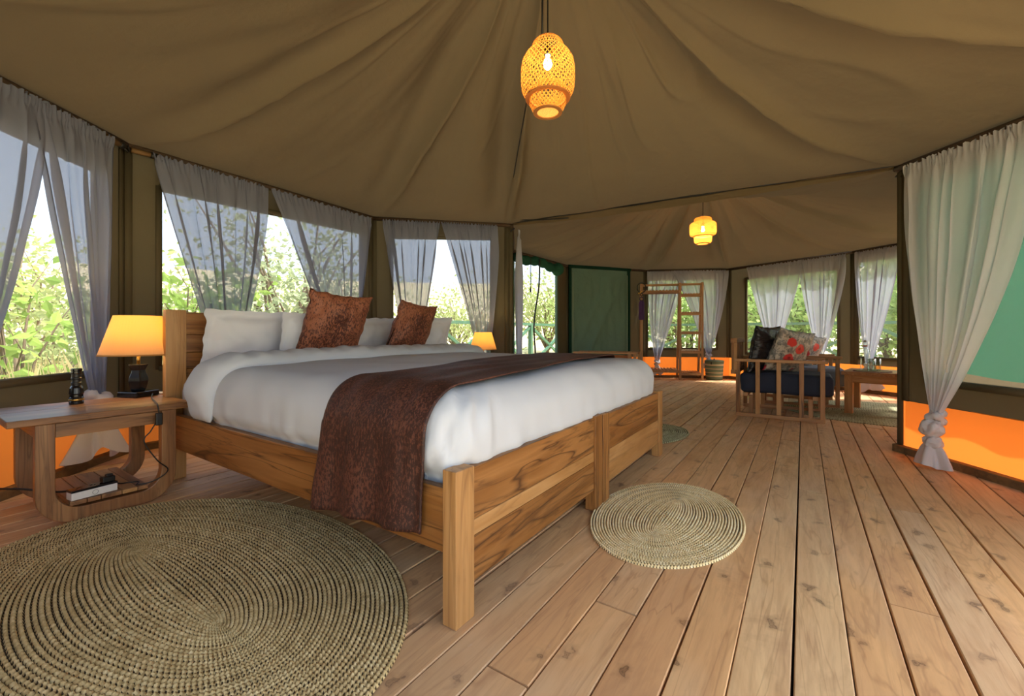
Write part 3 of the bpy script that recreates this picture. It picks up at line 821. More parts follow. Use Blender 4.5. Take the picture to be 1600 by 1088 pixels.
def make_lamp(label, loc, sc=1.0, rz=0):
    t = thing('table_lamp', loc, label, 'lamp', 'lit table lamps', rz); t.scale = (sc,)*3
    MB().box((0, 0, .014), (.125, .125, .028)).build('base_plate', blackgl, t, bevel=.004)
    prof = [(.030, .028), (.034, .034), (.040, .060), (.044, .082), (.042, .100), (.033, .125), (.030, .140), (.038, .160), (.043, .168), (.043, .174)]
    MB().lathe(prof, 4, ang=pi/4+.2).build('lamp_body', blackgl, t, bevel=.004)
    MB().tube([(0, 0, .17), (0, 0, .235)], .008, 12).build('neck', brass, t, smooth=True)
    MB().tube([(0, 0, .235), (0, 0, .275)], .016, 14).build('bulb_holder', black, t, smooth=True)
    r0, r1, z0, z1 = .166, .104, .222, .436
    sh = MB(); sh.lathe([(r0, z0), (r1, z1), (r1-.002, z1), (r0-.002, z0), (r0, z0)], 56, closed=True)
    sh.build('lamp_shade', SHADE, t, smooth=False)
    MB().lathe([(r0+.0012, z0), (r0-.001, z0+.007), (r0-.004, z0+.007), (r0-.003, z0), (r0+.0012, z0)], 48, closed=True).build('shade_trim', M_cloth('shade trim', rgb('#b98a55'), .2, 0), t)
    sp = MB()
    for k in range(3): sp.bar((.012*cos(k*2.1), .012*sin(k*2.1), z1-.03), ((r1-.003)*cos(k*2.1), (r1-.003)*sin(k*2.1), z1-.008), .003, .003)
    sp.build('shade_spider', steel, t)
    MB().lathe([(.001, .275), (.014, .28), (.022, .305), (.029, .33), (.026, .35), (.012, .362), (.001, .364)], 20).build('bulb', BULB, t, smooth=True)
    l = bpy.data.lights.new('lamp_glow', 'POINT'); l.energy = LAMP_W*sc*sc; l.color = (1, .70, .30); l.shadow_soft_size = .03
    lo = bpy.data.objects.new('lamp_glow', l); C.objects.link(lo); lo.parent = t; lo.location = (0, 0, .375)
    return t
LAMP_W = 6.0
SHADE = M_cloth('cream lamp shade', rgb('#cdbfa8'), .5, 0, rgb('#ecc888'), bumpn=60, bstr=.1)
BULB = M_emit('warm bulb', (1, .72, .35, 1), 14)
make_lamp('larger lit table lamp on the near nightstand, black vase-shaped body', (-3.0, .80, .455), 1.0, .45)
make_lamp('small lit table lamp beyond the far end of the bed', (-2.60, 3.336, .455), .80, .2)

# flashlight
t = thing('flashlight', (-2.93, .545, .453), 'black ribbed flashlight standing upright on the near nightstand', 'flashlight')
MB().lathe([(.026, 0), (.027, .004), (.027, .012), (.025, .016), (.027, .030), (.0245, .036), (.0245, .046), (.027, .052), (.024, .078), (.018, .090)], 24).build('lamp_head', blackgl, t, smooth=False)
MB().lathe([(.018, .088), (.018, .095), (.0195, .098), (.0195, .104), (.0175, .107), (.0175, .118), (.0195, .121), (.0195, .127), (.0175, .13), (.0175, .150)], 24).build('grip', black, t)
MB().lathe([(.0185, .146), (.0215, .150), (.0215, .156), (.019, .158), (.019, .161), (.0215, .163), (.0215, .170), (.018, .173)], 24).build('tail_cap', blackgl, t)
MB().lathe([(.0275, .018), (.0282, .020), (.0282, .024), (.0275, .026)], 24).build('brass_ring', brass, t)
# white card behind lamp
tag(MB().box((0, 0, .004), (.09, .05, .006), None).build('white_card', whitepl, loc=(-3.04, .905, .4535), rz=.5), 'small white card lying behind the lamp on the nightstand', 'card')

# power strip on the nightstand shelf
t = thing('power_strip', (-2.60, .535, .0845), 'white and black power strip on the nightstand shelf', 'power strip', rz=radians(98))
MB().box((0, 0, .016), (.155, .052, .032)).build('body', whitepl, t, bevel=.003)
MB().box((0, 0, .037), (.156, .053, .010)).build('socket_panel', blackgl, t, bevel=.002)
for k in (-.045, 0.0):
    m = MB()
    for dx, dy in ((-.007, 0), (.007, 0), (0, .009)): m.box((k+dx, dy, .0424), (.004, .006, .001))
    m.build('socket', dark, t)
MB().lathe([(.009, 0), (.010, 0), (.010, .001), (.009, .001), (.009, 0)], 24, closed=True).build('button_ring', black, t).matrix_local = Matrix.Translation((.0, -.0262, .016)) @ Matrix.Rotation(R90, 4, 'X')
t2 = thing('charger_plug', (-2.605, .585, .127), 'black charger plugged into the end of the power strip', 'plug', rz=radians(98))
MB().box((0, 0, .012), (.045, .035, .024)).build('plug_body', black, t2, bevel=.004)
MB().box((.005, 0, .028), (.025, .02, .01)).build('plug_top', black, t2, bevel=.003)
# cables
def cable(pts, r, name, label):
    n = 8; P = [Vector(p) for p in pts]; out = []
    for i in range(len(P)-1):
        p0, p1, p2, p3 = P[max(i-1, 0)], P[i], P[i+1], P[min(i+2, len(P)-1)]
        for k in range(n):
            s = k/n
            out.append(.5*((2*p1)+(p2-p0)*s+(2*p0-5*p1+4*p2-p3)*s*s+(3*p1-p0-3*p2+p3)*s**3))
    out.append(P[-1]); return tag(MB().tube(out, r, 6).build(name, black, smooth=True), label, 'cable')
cb = cable([(-2.96, .85, .466), (-2.80, .80, .462), (-2.62, .765, .461), (-2.525, .745, .452), (-2.52, .745, .40), (-2.53, .72, .34), (-2.53, .695, .295),
       (-2.52, .74, .20), (-2.53, .785, .14), (-2.55, .74, .098), (-2.575, .68, .090), (-2.62, .70, .090), (-2.64, .665, .092), (-2.63, .63, .10), (-2.615, .60, .135)], .0028, 'lamp_cable',
      'thin black lamp cable dropping in front of the nightstand to the power strip')
sw = MB().box((-2.52, .747, .392), (.018, .026, .058)).build('inline_switch', black, cb, bevel=.004)
sw['label'] = 'black rectangular in-line switch on the cable'
cable([(-2.68, .50, .10), (-2.72, .44, .10), (-2.78, .34, .13), (-2.9, .26, .12), (-3.0, .20, .03)], .0045, 'mains_cable',
      'black mains lead running from the power strip toward the orange wall')

# ================================================================= rope rugs
def rug(label, cx, cy, rx, ry, rz, spacing, mat, core=.35, thick=.012, seed=0, wav=.0):
    t = thing('rope_rug', (cx, cy, .0), label, 'rug', 'coiled rope rugs', rz)
    nr = int(min(rx, ry)/spacing); vs = []; fs = []; mi = []
    for k in range(nr):
        f0 = (k+.5)/nr
        # rings go from a thin core line to the outer oval
        a = (rx-ry)*1.0*(1-f0)*.9+rx*f0; b = ry*f0
        a = rx-(nr-k-.5)*spacing*(1-.0) if rx >= ry else a
        L = pi*(3*(a+b)-math.sqrt((3*a+b)*(a+3*b))); lump = spacing*1.15
        m = max(10, int(L/lump)); seg = m*3
        base = len(vs)
        for i in range(seg):
            th = 2*pi*i/seg
            wv = 1+wav*.4*noise.noise(Vector((cos(th)*1.6+seed, sin(th)*1.6, .4)))*f0+wav*3.2*noise.noise(Vector((cos(th)*1.9+seed, sin(th)*1.9, .9)))*f0*(1-f0)*min(1, (1-f0)*4)
            n_ = noise.noise(Vector((cos(th)*2.1+seed, sin(th)*2.1, k*.12)))*.0025
            px, py = a*cos(th)*wv, b*sin(th)*wv
            nx, ny = cos(th)/max(a, .01), sin(th)/max(b, .01); l = hypot(nx, ny); nx /= l; ny /= l
            for j, o in enumerate((-.5, -.28, .05, .32, .5)):
                ph = 2*pi*(i/3.0)+o*2.4+k*1.7
                bump = .5+.5*cos(ph)
                h = thick*((1-(2*o)**2)**.5 if abs(o) < .5 else 0)*(.30+.70*bump)+.0015
                vs.append((px+nx*(o*spacing+n_), py+ny*(o*spacing+n_), h))
        for i in range(seg):
            i2 = (i+1) % seg
            for j in range(4):
                fs.append((base+i*5+j, base+i2*5+j, base+i2*5+j+1, base+i*5+j+1))
                mi.append(1 if (j == 0 and i % 3 != 0) or (j == 3 and i % 3 == 1) else 0)
    mb = MB(); mb.v = vs; mb.f = fs
    o = mb.build('braided_coil', mat, t, smooth=True, fix=False); o['kind'] = 'stuff'; o.data.materials.append(stitch_shade); o.data.polygons.foreach_set('material_index', mi)
    ol = [( (rx-.004)*cos(2*pi*i/80), (ry-.004)*sin(2*pi*i/80), .0006) for i in range(80)]
    MB().prism(ol, 0, (0, 0, .002)).build('backing', dark, t)
    return t
stitch_shade = M_plain('dark stitching and gap shade', rgb('#3e2f18'), .9)  # thread between coils, its colour also carrying the shade of the gaps
ropeO = M_rope('olive sisal rope', rgb('#ab915e'), rgb('#d4bb84'), rgb('#ead6a2'))
ropeS = M_rope('straw rope', rgb('#e0c48a'), rgb('#fae4ac'), rgb('#fff3ca'))
ropeG = M_rope('sage rope', rgb('#8d8a64'), rgb('#b5b48a'), rgb('#cfcea6'))
rug('large olive oval rope rug in the foreground beside the bed', -1.663, .522, .886, .571, 0, .0135, ropeO, seed=1, wav=.03)
rug('small straw-coloured oval rope rug at the foot of the bed', -.488, 1.916, .452, .299, R90, .0112, ropeS, seed=2, wav=.015, thick=.012)
rug('greenish rope rug just visible behind the far foot of the bed', -1.12, 3.36, .50, .345, radians(62), .016, ropeG, seed=3)
rug('large pale green rope rug under the coffee table', .66, 5.60, .85, .76, radians(20), .018, ropeG, seed=4)

# ================================================================= pendants
def pendant(label, x, y, zb, outer, lower, nrib, tw, cordtop, power, rw=.0042):
    t = thing('pendant_lamp', (x, y, zb), label, 'pendant', 'woven bamboo pendants')
    def lattice(prof, nr, tw, nm, w_):
        L = [0]
        for (a, b), (c, d) in zip(prof[:-1], prof[1:]): L.append(L[-1]+hypot(c-a, d-b))
        T = L[-1]; mb = MB(); ns_ = 34
        def at(s):
            d = s*T
            for i in range(len(prof)-1):
                if d <= L[i+1]+1e-9:
                    k = (d-L[i])/(L[i+1]-L[i]); return lerp(prof[i][0], prof[i+1][0], k), lerp(prof[i][1], prof[i+1][1], k)
            return prof[-1]
        for dr in (1, -1):
            for q in range(nr):
                p0 = 2*pi*q/nr; vs = []; fs = []
                for i in range(ns_+1):
                    s = i/ns_; r, z = at(s); a = p0+dr*tw*s; hw = w_/2/max(r, .02)
                    rr = r+dr*.0006
                    vs += [(rr*cos(a-hw), rr*sin(a-hw), z), (rr*cos(a+hw), rr*sin(a+hw), z)]
                    if i: fs.append((2*i-2, 2*i-1, 2*i+1, 2*i))
                mb.add(vs, fs)
        o = mb.build(nm, BAMB, t, smooth=True, fix=False); o['kind'] = 'stuff'; return o
    lattice(outer, nrib, tw, 'woven_outer_shade', rw)
    lattice(lower, int(nrib*.8), tw*.55, 'woven_lower_shade', rw*.85)
    def ring(r, z, w_, nm='hoop'):
        MB().lathe([(r-w_, z-.003), (r+w_, z-.003), (r+w_, z+.003), (r-w_, z+.003), (r-w_, z-.003)], 48, closed=True).build(nm, BAMD, t)
    ring(lower[-1][0], lower[-1][1]-.002, .009); ring(outer[-1][0], outer[-1][1], .012); ring(outer[0][0], outer[0][1], .004)
    rb_ = lower[-1][0]-.008; m = MB(); st = .0085
    k = -int(rb_/st)
    while k*st < rb_:
        c = k*st; h = math.sqrt(max(0, rb_*rb_-c*c)); k += 1
        if h < .004: continue
        m.box((c, 0, lower[-1][1]), (.0052, 2*h, .0008)); m.box((0, c, lower[-1][1]+.001), (2*h, .0052, .0008))
    m.build('woven_base_disc', M_cloth('bulb-lit bamboo', rgb('#fff0c8'), .65, 0, rgb('#fff0c0')), t).rotation_euler[2] = .8  # lighter copy of the bamboo strips, the bulb's glow put into its colour
    zc = (outer[0][1]+lower[-1][1])/2+(.06 if rw < .006 else .01)
    bm_ = MB(); bm_.lathe([(.001, zc-.025), (.012, zc-.022), (.020, zc-.010), (.021, zc+.004), (.016, zc+.020), (.012, zc+.032), (.011, zc+.045)], 24).build('bulb', PBULB, t, smooth=True)
    MB().lathe([(.017, zc+.045), (.019, zc+.05), (.019, zc+.085), (.010, zc+.095)], 20).build('lamp_holder', black, t, smooth=True)
    MB().tube([(0, 0, zc+.09), (0, 0, cordtop-zb)], .0035, 8).build('cord', black, t)
    for q in range(3):
        a = q*2.09; MB().tube([(0, 0, outer[0][1]+.03), (outer[0][0]*cos(a), outer[0][0]*sin(a), outer[0][1])], .0012, 5).build('wire', steel, t)
    l = bpy.data.lights.new('pendant_glow', 'POINT'); l.energy = power; l.color = (1, .70, .36); l.shadow_soft_size = .03
    lo = bpy.data.objects.new('pendant_glow', l); C.objects.link(lo); lo.parent = t; lo.location = (0, 0, zc-.05)
    return t
BAMB = M_cloth('bamboo strip', rgb('#d8984a'), .5, 0, rgb('#e8a24a'), bumpn=80, bstr=.1)
BAMD = M_plain('bamboo hoop', rgb('#b97c42'), .5)
PBULB = M_emit('pendant bulb', (1, .82, .5, 1), 30)
o1 = [(.052, .350), (.072, .338), (.080, .318), (.082, .300), (.108, .278), (.126, .245), (.132, .205), (.132, .150), (.128, .110), (.115, .082), (.098, .068)]
l1 = [(.090, .120), (.092, .075), (.090, .040), (.078, .014), (.062, .0)]
pendant('larger glowing woven bamboo pendant hanging over the bed', -1.04, 1.85, 1.885, o1, l1, 38, 1.9, 2.98, 2.4, .0054)
tag(MB().tube([(-1.055, 1.85, 2.96), (-1.07, 1.852, 2.6), (-1.075, 1.855, 2.24), (-1.15, 1.9, 2.2), (-1.9, 2.85, 2.12), (-2.57, 3.70, 1.97)], .005, 6).build('supply_cord', black, smooth=True),
    'black supply cord running down the roof seam behind the large pendant', 'cord')
o2 = [(.060, .325), (.095, .318), (.103, .300), (.103, .268), (.130, .262), (.152, .245), (.156, .215), (.156, .150), (.150, .112), (.120, .095), (.104, .092)]
l2 = [(.104, .115), (.104, .060), (.100, .025), (.085, .004), (.074, .0)]
pendant('smaller tiered bamboo pendant glowing over the sitting area', -1.04, 5.8, 1.915, o2, l2, 50, 1.2, 2.93, 7.5, .0062)

# ================================================================= luggage bench
t = thing('luggage_bench', (-3.04, 6.23, 0), 'low wooden luggage bench in front of the green canvas door', 'bench', rz=radians(8))
MB().lim(0, .98, 0, .05, .475, .50).build('top_rail', rackm[0], t, bevel=.003)
MB().lim(0, .98, .33, .38, .475, .50).build('top_rail', rackm[0], t, bevel=.003)
for k in range(9): MB().lim(.02+k*.113, .06+k*.113, .05, .33, .48, .495).build('slat', rackm[1], t)
for x in (0.0, .07, .86, .94):
    for y in (0.0, .34):
        if x in (.07, .86) and y > 0: continue
        MB().lim(x, x+.04, y, y+.04, 0, .475).build('leg', rackm[2], t, bevel=.003)
MB().lim(.11, .86, .30, .318, .12, .44).build('back_panel', M_wood('orange ply', rgb('#b8793f'), rgb('#a0642f'), rgb('#6a3d1c'), 0, .8, .3), t, bevel=.002)

# ================================================================= clothes rack with shelf ladder
p0 = Vector((-1.736, 7.60, 0)); p1 = Vector((-1.375, 7.735, 0)); ang = atan2(p1.y-p0.y, p1.x-p0.x)
t = thing('clothes_rack', p0, 'tall open wooden rack with clothes rail and ladder of shelves at back wall', 'rack', rz=ang)
T = .036; W2 = .385; DP = .40; HT = 1.645; LX = -.63
for x in (0, W2-T):
    MB().lim(x, x+T, 0, T, 0, HT).build('post', rackm[2], t, bevel=.003)
    MB().bar((x+T/2, DP-.0, 0), (x+T/2, .10, HT), T, T).build('post', rackm[2], t, bevel=.003)
MB().lim(LX, LX+T*1.2, 0, T, 0, 1.64).build('post', rackm[2], t, bevel=.003)
MB().bar((LX+T/2, DP, 0), (LX+T/2, .10, 1.62), T, T).build('post', rackm[2], t, bevel=.003)
for z, d in ((1.43, .14), (1.12, .20), (.79, .27), (.47, .33), (.10, .38)):
    for y in (.002, d): MB().lim(T, W2-T, y, y+.022, z-.02, z+.02).build('shelf_rail', rackm[0], t, bevel=.002)
    ks = 7 if z < .2 or z > 1.4 else 7
    for k in range(ks):
        x = lerp(.05, W2-.075, k/(ks-1)); MB().lim(x, x+.026, .0, d+.02, z+.02, z+.032).build('slat', rackm[1], t)
for z, y in ((1.62, .01), (1.62, .11)): MB().lim(LX, W2, y, y+.022, z-.015, z+.012).build('top_rail', rackm[0], t, bevel=.002)
for y in (.0, .14): MB().lim(LX+.04, 0, y, y+.024, 1.47, 1.52).build('clothes_rail', teakX[0], t, bevel=.002)
for y in (.0, .37): MB().lim(LX+.04, 0, y, y+.022, .12, .165).build('bottom_rail', rackm[0], t, bevel=.002)
for k in range(11):
    x = LX+.05+k*.053
    MB().lim(x, x+.024, .0, .16, 1.52, 1.532).build('slat', rackm[1], t); MB().lim(x, x+.028, .0, .39, .165, .178).build('slat', rackm[1], t)
# wall ornament hanging from the rack
Rm = Matrix.Rotation(ang, 3, 'Z'); hp = p0+Rm @ Vector((LX+.02, -.03, 0))
t = thing('beaded_ornament', (hp.x, hp.y, 1.40), 'round black beaded ornament with purple tassel hanging on the rack post', 'ornament', rz=ang)
MB().tube([(.070*cos(a), 0, .17+.085*sin(a)) for a in [i*pi/14 for i in range(29)]], .008, 8, False).build('hoop', black, t, smooth=True)
MB().tube([(.020*cos(a), 0, .055+.022*sin(a)) for a in [i*pi/8 for i in range(17)]], .007, 6, False).build('small_ring', black, t, smooth=True)
MB().tube([(.030*cos(a), 0, -.02+.032*sin(a)) for a in [i*pi/8 for i in range(17)]], .009, 6, False).build('small_ring', M_plain('dark purple beads', rgb('#2c2340'), .4), t, smooth=True)
yb = M_plain('yellow beads', rgb('#d9a62a'), .4)
for k, (a, b) in enumerate(((-.045, .075), (-.02, .085), (.0, .10))): MB().lathe([(.001, -.011), (.009, -.006), (.009, .006), (.001, .011)], 12, c=(a, -.008, b)).build('bead', yb, t, smooth=True)
tas = MB()
for k in range(14):
    x = lerp(-.042, .042, k/13); tas.tube([(x*.5, 0, -.05), (x, .004*sin(k), -.09), (x, 0, -.38)], .0045, 5)
tas.build('tassel', M_plain('purple threads', rgb('#4a2f63'), .8, var=.4), t)
# basket
bs = M_plain('sage woven band', rgb('#66745a'), .85, bscale=150, bstr=.6, var=.2); bc = M_plain('cream woven band', rgb('#b7a987'), .85, bscale=150, bstr=.6, var=.15)
t = thing('basket', (-1.26, 8.02, 0), 'round lidded basket with green and cream bands beside the rack', 'basket')
H_ = .30; bands = [0, .055, .075, .115, .13, .18, .195, .24, .27, .30]
for k in range(len(bands)-1):
    a, b = bands[k], bands[k+1]; rr = lambda z: .128+.02*z/H_
    pr = [(rr(a), a), (rr((a+b)/2)+.004, (a+b)/2), (rr(b), b)]
    MB().lathe(pr, 40).build('woven_band', (bs, bc)[k % 2], t, smooth=True)
MB().lathe([(.152, .298), (.155, .31), (.150, .325), (.08, .335), (.001, .337)], 40).build('lid', bs, t, smooth=True)
MB().lathe([(.001, .335), (.012, .34), (.012, .352), (.001, .36)], 14).build('lid_knob', black, t)
MB().box((-.02, -.152, .285), (.018, .006, .04)).build('loop_fastener', black, t)

# ================================================================= armchairs
navy = M_plain('navy velvet', rgb('#1a2338'), .8, bscale=40, bstr=.3, bdist=.004, var=.3)
greyc = M_plain('blue grey seat fabric', rgb('#7f8795'), .9, bscale=300, bstr=.3, var=.1)
def armchair(label, loc, rz, seatm):
    """local: X from rear 0 to front .70, Y across 0.. .68"""
    t = thing('armchair', loc, label, 'armchair', 'slatted wooden armchairs', rz)
    L, Wd, s = .70, .66, .036
    for y in (0, Wd-s):
        MB().lim(0, L, y, y+s, 0, .034).build('base_rail', rackm[0], t, bevel=.003)
        MB().lim(-.01, L+.02, y-.008, y+s+.008, .522, .548).build('armrest', rackm[0], t, bevel=.003)
        MB().lim(0, s, y, y+s, .034, .522).build('leg', teakX[2], t, bevel=.003)
        MB().lim(L-s, L, y, y+s, .034, .522).build('leg', rackm[2], t, bevel=.003)
        for k, x in enumerate((.165, .335, .51)):
            MB().lim(x, x+.036, y+.006, y+s-.006, .034, .522).build('side_slat', (teakP, teakP, teakX)[k][2], t, bevel=.002)
    for x in (.06, L-.09): MB().lim(x, x+.04, s, Wd-s, .19, .225).build('cross_rail', rackm[1], t, bevel=.002)
    for x in (.10, L-.12):
        for y in (.12, Wd-.16): MB().lim(x, x+.035, y, y+.035, .034*0, .19).build('inner_leg', rackm[2], t)
    for y in (.02, .16, .305, .45, .60): MB().lim(-.04, .0, y, y+.04, .40, .74).build('back_slat', teakX[2], t, bevel=.002)
    MB().lim(-.045, .01, 0, Wd, .70, .745).build('back_rail', teakX[1], t, bevel=.003); MB().lim(-.045, .01, 0, Wd, .40, .44).build('back_rail', teakX[1], t, bevel=.003)
    MB().lim(-.02, .01, -.002, .04, .44, .70).build('back_post', teakP[2], t, bevel=.003)
    sm_ = rbox_mesh(.03, .765, .04, Wd-.04, .225, .408, .035, .03, lambda q, n: n*.006*N(q.x*7, q.y*7, q.z*7)+Vector((0, 0, .012*sin(pi*max(0, min(1, q.x/.76))) if n.z > .5 else 0)))
    o = sm_.build('seat_cushion', seatm, t); weld(o)
    return t
armchair('front slatted armchair with navy velvet seat', (-.54, 4.66, 0), radians(0), navy)
armchair('second slatted armchair with grey seat behind the navy one', (-.38, 5.62, 0), radians(3), greyc)
# scatter cushions
def M_floral():
    b = NB('floral print'); v = b.obj()
    wv = b.n('ShaderNodeVectorMath', {0: v, 1: b.n('ShaderNodeVectorMath', {0: b.n('ShaderNodeTexNoise', {'Vector': v, 'Scale': 16.0}).outputs[1], 3: .04}, operation='SCALE').outputs[0]}, operation='ADD').outputs[0]
    vo = b.n('ShaderNodeTexVoronoi', {'Vector': wv, 'Scale': 7.5, 'Randomness': .9})
    d = vo.outputs['Distance']; rc = b.n('ShaderNodeSeparateColor', {0: vo.outputs['Color']})
    petals = b.ramp(b.math('ADD', d, b.math('MULTIPLY', b.noise(v, 50, 3), .12)), [(.40, (1, 1, 1)), (.44, (0, 0, 0))])
    red = b.mix(rc.outputs[1], rgb('#b01838'), rgb('#e8503c')); red = b.mix(b.ramp(d, [(.05, (1, 1, 1)), (.16, (0, 0, 0))]), red, rgb('#6a0c22'))
    bgc = b.mix(b.ramp(b.noise(v, 22, 5, .7), [(.47, (0, 0, 0)), (.53, (1, 1, 1))]), rgb('#b8afa4'), rgb('#7c7c7a'))
    bgc = b.mix(b.ramp(b.noise(v, 30, 4, .7, .8), [(.60, (0, 0, 0)), (.63, (1, 1, 1))]), bgc, rgb('#3c4440'))
    sel = b.math('GREATER_THAN', rc.outputs[0], .28)
    c = b.mix(b.math('MULTIPLY', petals, sel), bgc, red)
    return b.end(b.bsdf(**{'Base Color': c, 'Roughness': .45}))
flor = M_floral()
b = NB('black puffed satin'); v = b.obj()
blk = b.end(b.bsdf(**{'Base Color': rgb('#1d1c20'), 'Roughness': .28, 'Normal': b.bump(b.noise(b.map(v, (6, 6, 22)), 1.0, 4, .6), .9, .03)}))
slate = M_plain('slate blue cotton', rgb('#4c5666'), .8, var=.2)
def sofa_c(mat, wd, ht, th, x, y, z, lean, yaw, roll, label, seed, grp='cushions on the armchairs'):
    o = pillow('cushion', wd, ht, th, mat, 0, seed, .010, .08, 26)
    return stand(o, x, y, z, lean, yaw, label, 'cushion', grp, roll)
c1 = sofa_c(blk, .42, .46, .16, -.35, 4.90, .415, radians(10), R90-.45, radians(0), 'shiny black quilted cushion at the back of the navy armchair', 21)
m = MB().tube([(.0+.004*sin(i), -.085-.006*sin(i*pi/20)+.02*abs(i/20-.5)**2, .05+i*.018) for i in range(21)], .004, 6); m.build('zip', black, c1, smooth=True)
sofa_c(flor, .42, .44, .17, -.19, 4.93, .415, radians(20), R90-.75, radians(8), 'floral cushion with red roses leaning on the black one', 31)
sofa_c(slate, .40, .42, .14, -.27, 5.86, .415, radians(14), R90-.3, radians(10), 'slate blue cushion at the back of the grey armchair', 41)
sofa_c(slate, .40, .42, .14, -.29, 5.48-.29, .415, radians(12), R90-.1, radians(-6), 'slate cushion standing behind the red rose cushion', 45)
sofa_c(flor, .40, .40, .16, -.06, 5.95, .415, radians(22), R90-.7, radians(12), 'darker floral cushion on the grey armchair', 51)

# coffee table
t = thing('coffee_table', (.335, 5.36, 0), 'square wooden coffee table on the pale rug, bottle on top', 'table', rz=radians(-12))
a_ = .46
for x in (0, a_-.066):
    for y in (0, a_+.05-.066): MB().lim(x, x+.066, y, y+.066, 0, .385).build('leg', teakP[2], t, bevel=.004)
for k in range(5):
    MB().lim(-.02+k*.1, -.02+k*.1+.099, -.02, a_+.07, .385, .42).build('top_board', rackm[1], t, bevel=.003)
MB().lim(.066, a_-.066, .01, .035, .31, .385).build('apron', teakP[0], t, bevel=.003); MB().lim(.066, a_-.066, a_+.015, a_+.04, .31, .385).build('apron', teakP[0], t, bevel=.003)
for x in (.01, a_-.035): MB().lim(x, x+.025, .066, a_-.016, .31, .385).build('apron', teakP[1], t, bevel=.003)
b = NB('clear glass')
gt = b.n('ShaderNodeBsdfTransparent', {'Color': (.90, .96, .93, 1)}).outputs[0]; gg = b.n('ShaderNodeBsdfGlossy', {'Roughness': .04}).outputs[0]
glass = b.end(b.n('ShaderNodeMixShader', {0: b.math('ADD', b.math('MULTIPLY', b.n('ShaderNodeLayerWeight', {'Blend': .35}).outputs['Facing'], .5), .06), 1: gt, 2: gg}).outputs[0])
t = thing('water_bottle', (.515, 5.56, .42), 'tall clear swing-top water bottle on the coffee table', 'bottle')
MB().lathe([(.001, .001), (.037, .001), (.040, .01), (.040, .17), (.034, .20), (.018, .235), (.015, .27), (.017, .275), (.017, .285), (.013, .287)], 28).build('glass_body', glass, t, smooth=True)
MB().lathe([(.0125, .284), (.014, .29), (.010, .302), (.001, .305)], 16).build('stopper', M_plain('porcelain', rgb('#8a8680'), .3), t, smooth=True)
MB().lathe([(.0155, .24), (.019, .243), (.019, .25), (.016, .253)], 16, closed=True).build('red_seal', M_plain('red rubber', rgb('#b5482c'), .5), t)
MB().tube([(.018, 0, .25), (.022, 0, .275), (.016, 0, .30), (-.016, 0, .30), (-.022, 0, .275), (-.018, 0, .25)], .0018, 6).build('wire_bail', steel, t)
for (x, y, lab) in ((.555, 5.46, 'clear drinking glass left of front beside the water bottle'), (.60, 5.52, 'clear drinking glass furthest right on the coffee table')):
    t = tag(MB().lathe([(.001, .0), (.031, .0), (.036, .125), (.0345, .125), (.029, .008), (.001, .007)], 28, c=(0, 0, 0)).build('drinking_glass', glass, smooth=True, loc=(x, y, .42)), lab, 'glass', 'glasses on the coffee table')
t = thing('place_mat', (.56, 5.47, .4205), 'flat round woven mat with dark red edge on the coffee table', 'mat')
MB().lathe([(.001, 0), (.145, 0), (.145, .003), (.001, .003)], 40).build('mat_body', M_plain('mat straw', rgb('#8f7a52'), .9, bscale=200), t)
MB().lathe([(.138, .0), (.150, .0), (.150, .0045), (.138, .0045), (.138, 0)], 40, closed=True).build('mat_edge', M_plain('mat edge', rgb('#6a2a24'), .8), t)

# ================================================================= outside
# deck railing (green timber with crossed braces)
RP = [(-4.62, 4.75), (-4.62, 6.1), (-4.62, 7.5), (-4.55, 9.0), (-3.2, 9.6), (-1.8, 9.75), (-.4, 9.75), (1.0, 9.6), (2.3, 9.3), (2.9, 8.0), (2.9, 6.5)]
rl = thing('deck_railing', (-4.62, 4.75, 0), 'green painted timber railing with crossed braces round the outside deck', 'railing')
q = lambda p, z: (p[0]+4.62, p[1]-4.75, z)
for i, p in enumerate(RP):
    m = MB().bar(q(p, -.15), q(p, .98), .075, .075, (1, 0, 0)); m.build('rail_post', railm, rl, bevel=.003)
    if i:
        p0_ = RP[i-1]
        for z in (.97, .08): MB().bar(q(p0_, z), q(p, z), .07, .05).build('rail', railm, rl)
        MB().bar(q(p0_, .12), q(p, .93), .04, .05).build('brace', railm, rl); MB().bar(q(p0_, .93), q(p, .12), .04, .05).build('brace', railm, rl)
# green shade cloth beyond the right window
def shf(u, v): return (lerp(.735, 1.50, u)+.02*N(u*5, v*3), lerp(4.0, 2.87, u)+.02*N(u*5, v*3), lerp(.53, 2.04, v)+.02*N(u*4, v*4))
o = tag(MB().grid(shf, 24, 24).build('shade_cloth', greenlt, smooth=True), 'sea-green shade cloth hung outside the right window', 'shade cloth')
# terrain
def terr(x, y):
    d = hypot(x+1, y-3); b = max(0, (d-9))
    h = -.62+.05*N(x*.4, y*.4)
    lw = max(0, min(1, (-x+2)/20)); 
    h += (b**1.15)*.075*(1+.5*N(x*.03, y*.03))*min(1, b/6) if b > 0 else 0
    return min(h, 9+2.5*N(x*.02, y*.02)+.02*d)
gv = []; NG = 90
for j in range(NG+1):
    for i in range(NG+1):
        a = 2*pi*i/NG; r = .5+140*(j/NG)**2.6
        x, y = -1+r*cos(a), 3+r*sin(a); gv.append((x, y, terr(x, y)))
mb = MB(); mb.v = gv; mb.f = [(j*(NG+1)+i, j*(NG+1)+i+1, (j+1)*(NG+1)+i+1, (j+1)*(NG+1)+i) for j in range(NG) for i in range(NG)]
b = NB('dry savannah ground'); v = b.obj()
gc = b.ramp(b.noise(v, .35, 6, .6), [(.3, rgb('#b4b886')), (.45, rgb('#dcd0a6')), (.6, rgb('#d6c29c')), (.75, rgb('#aab878'))])
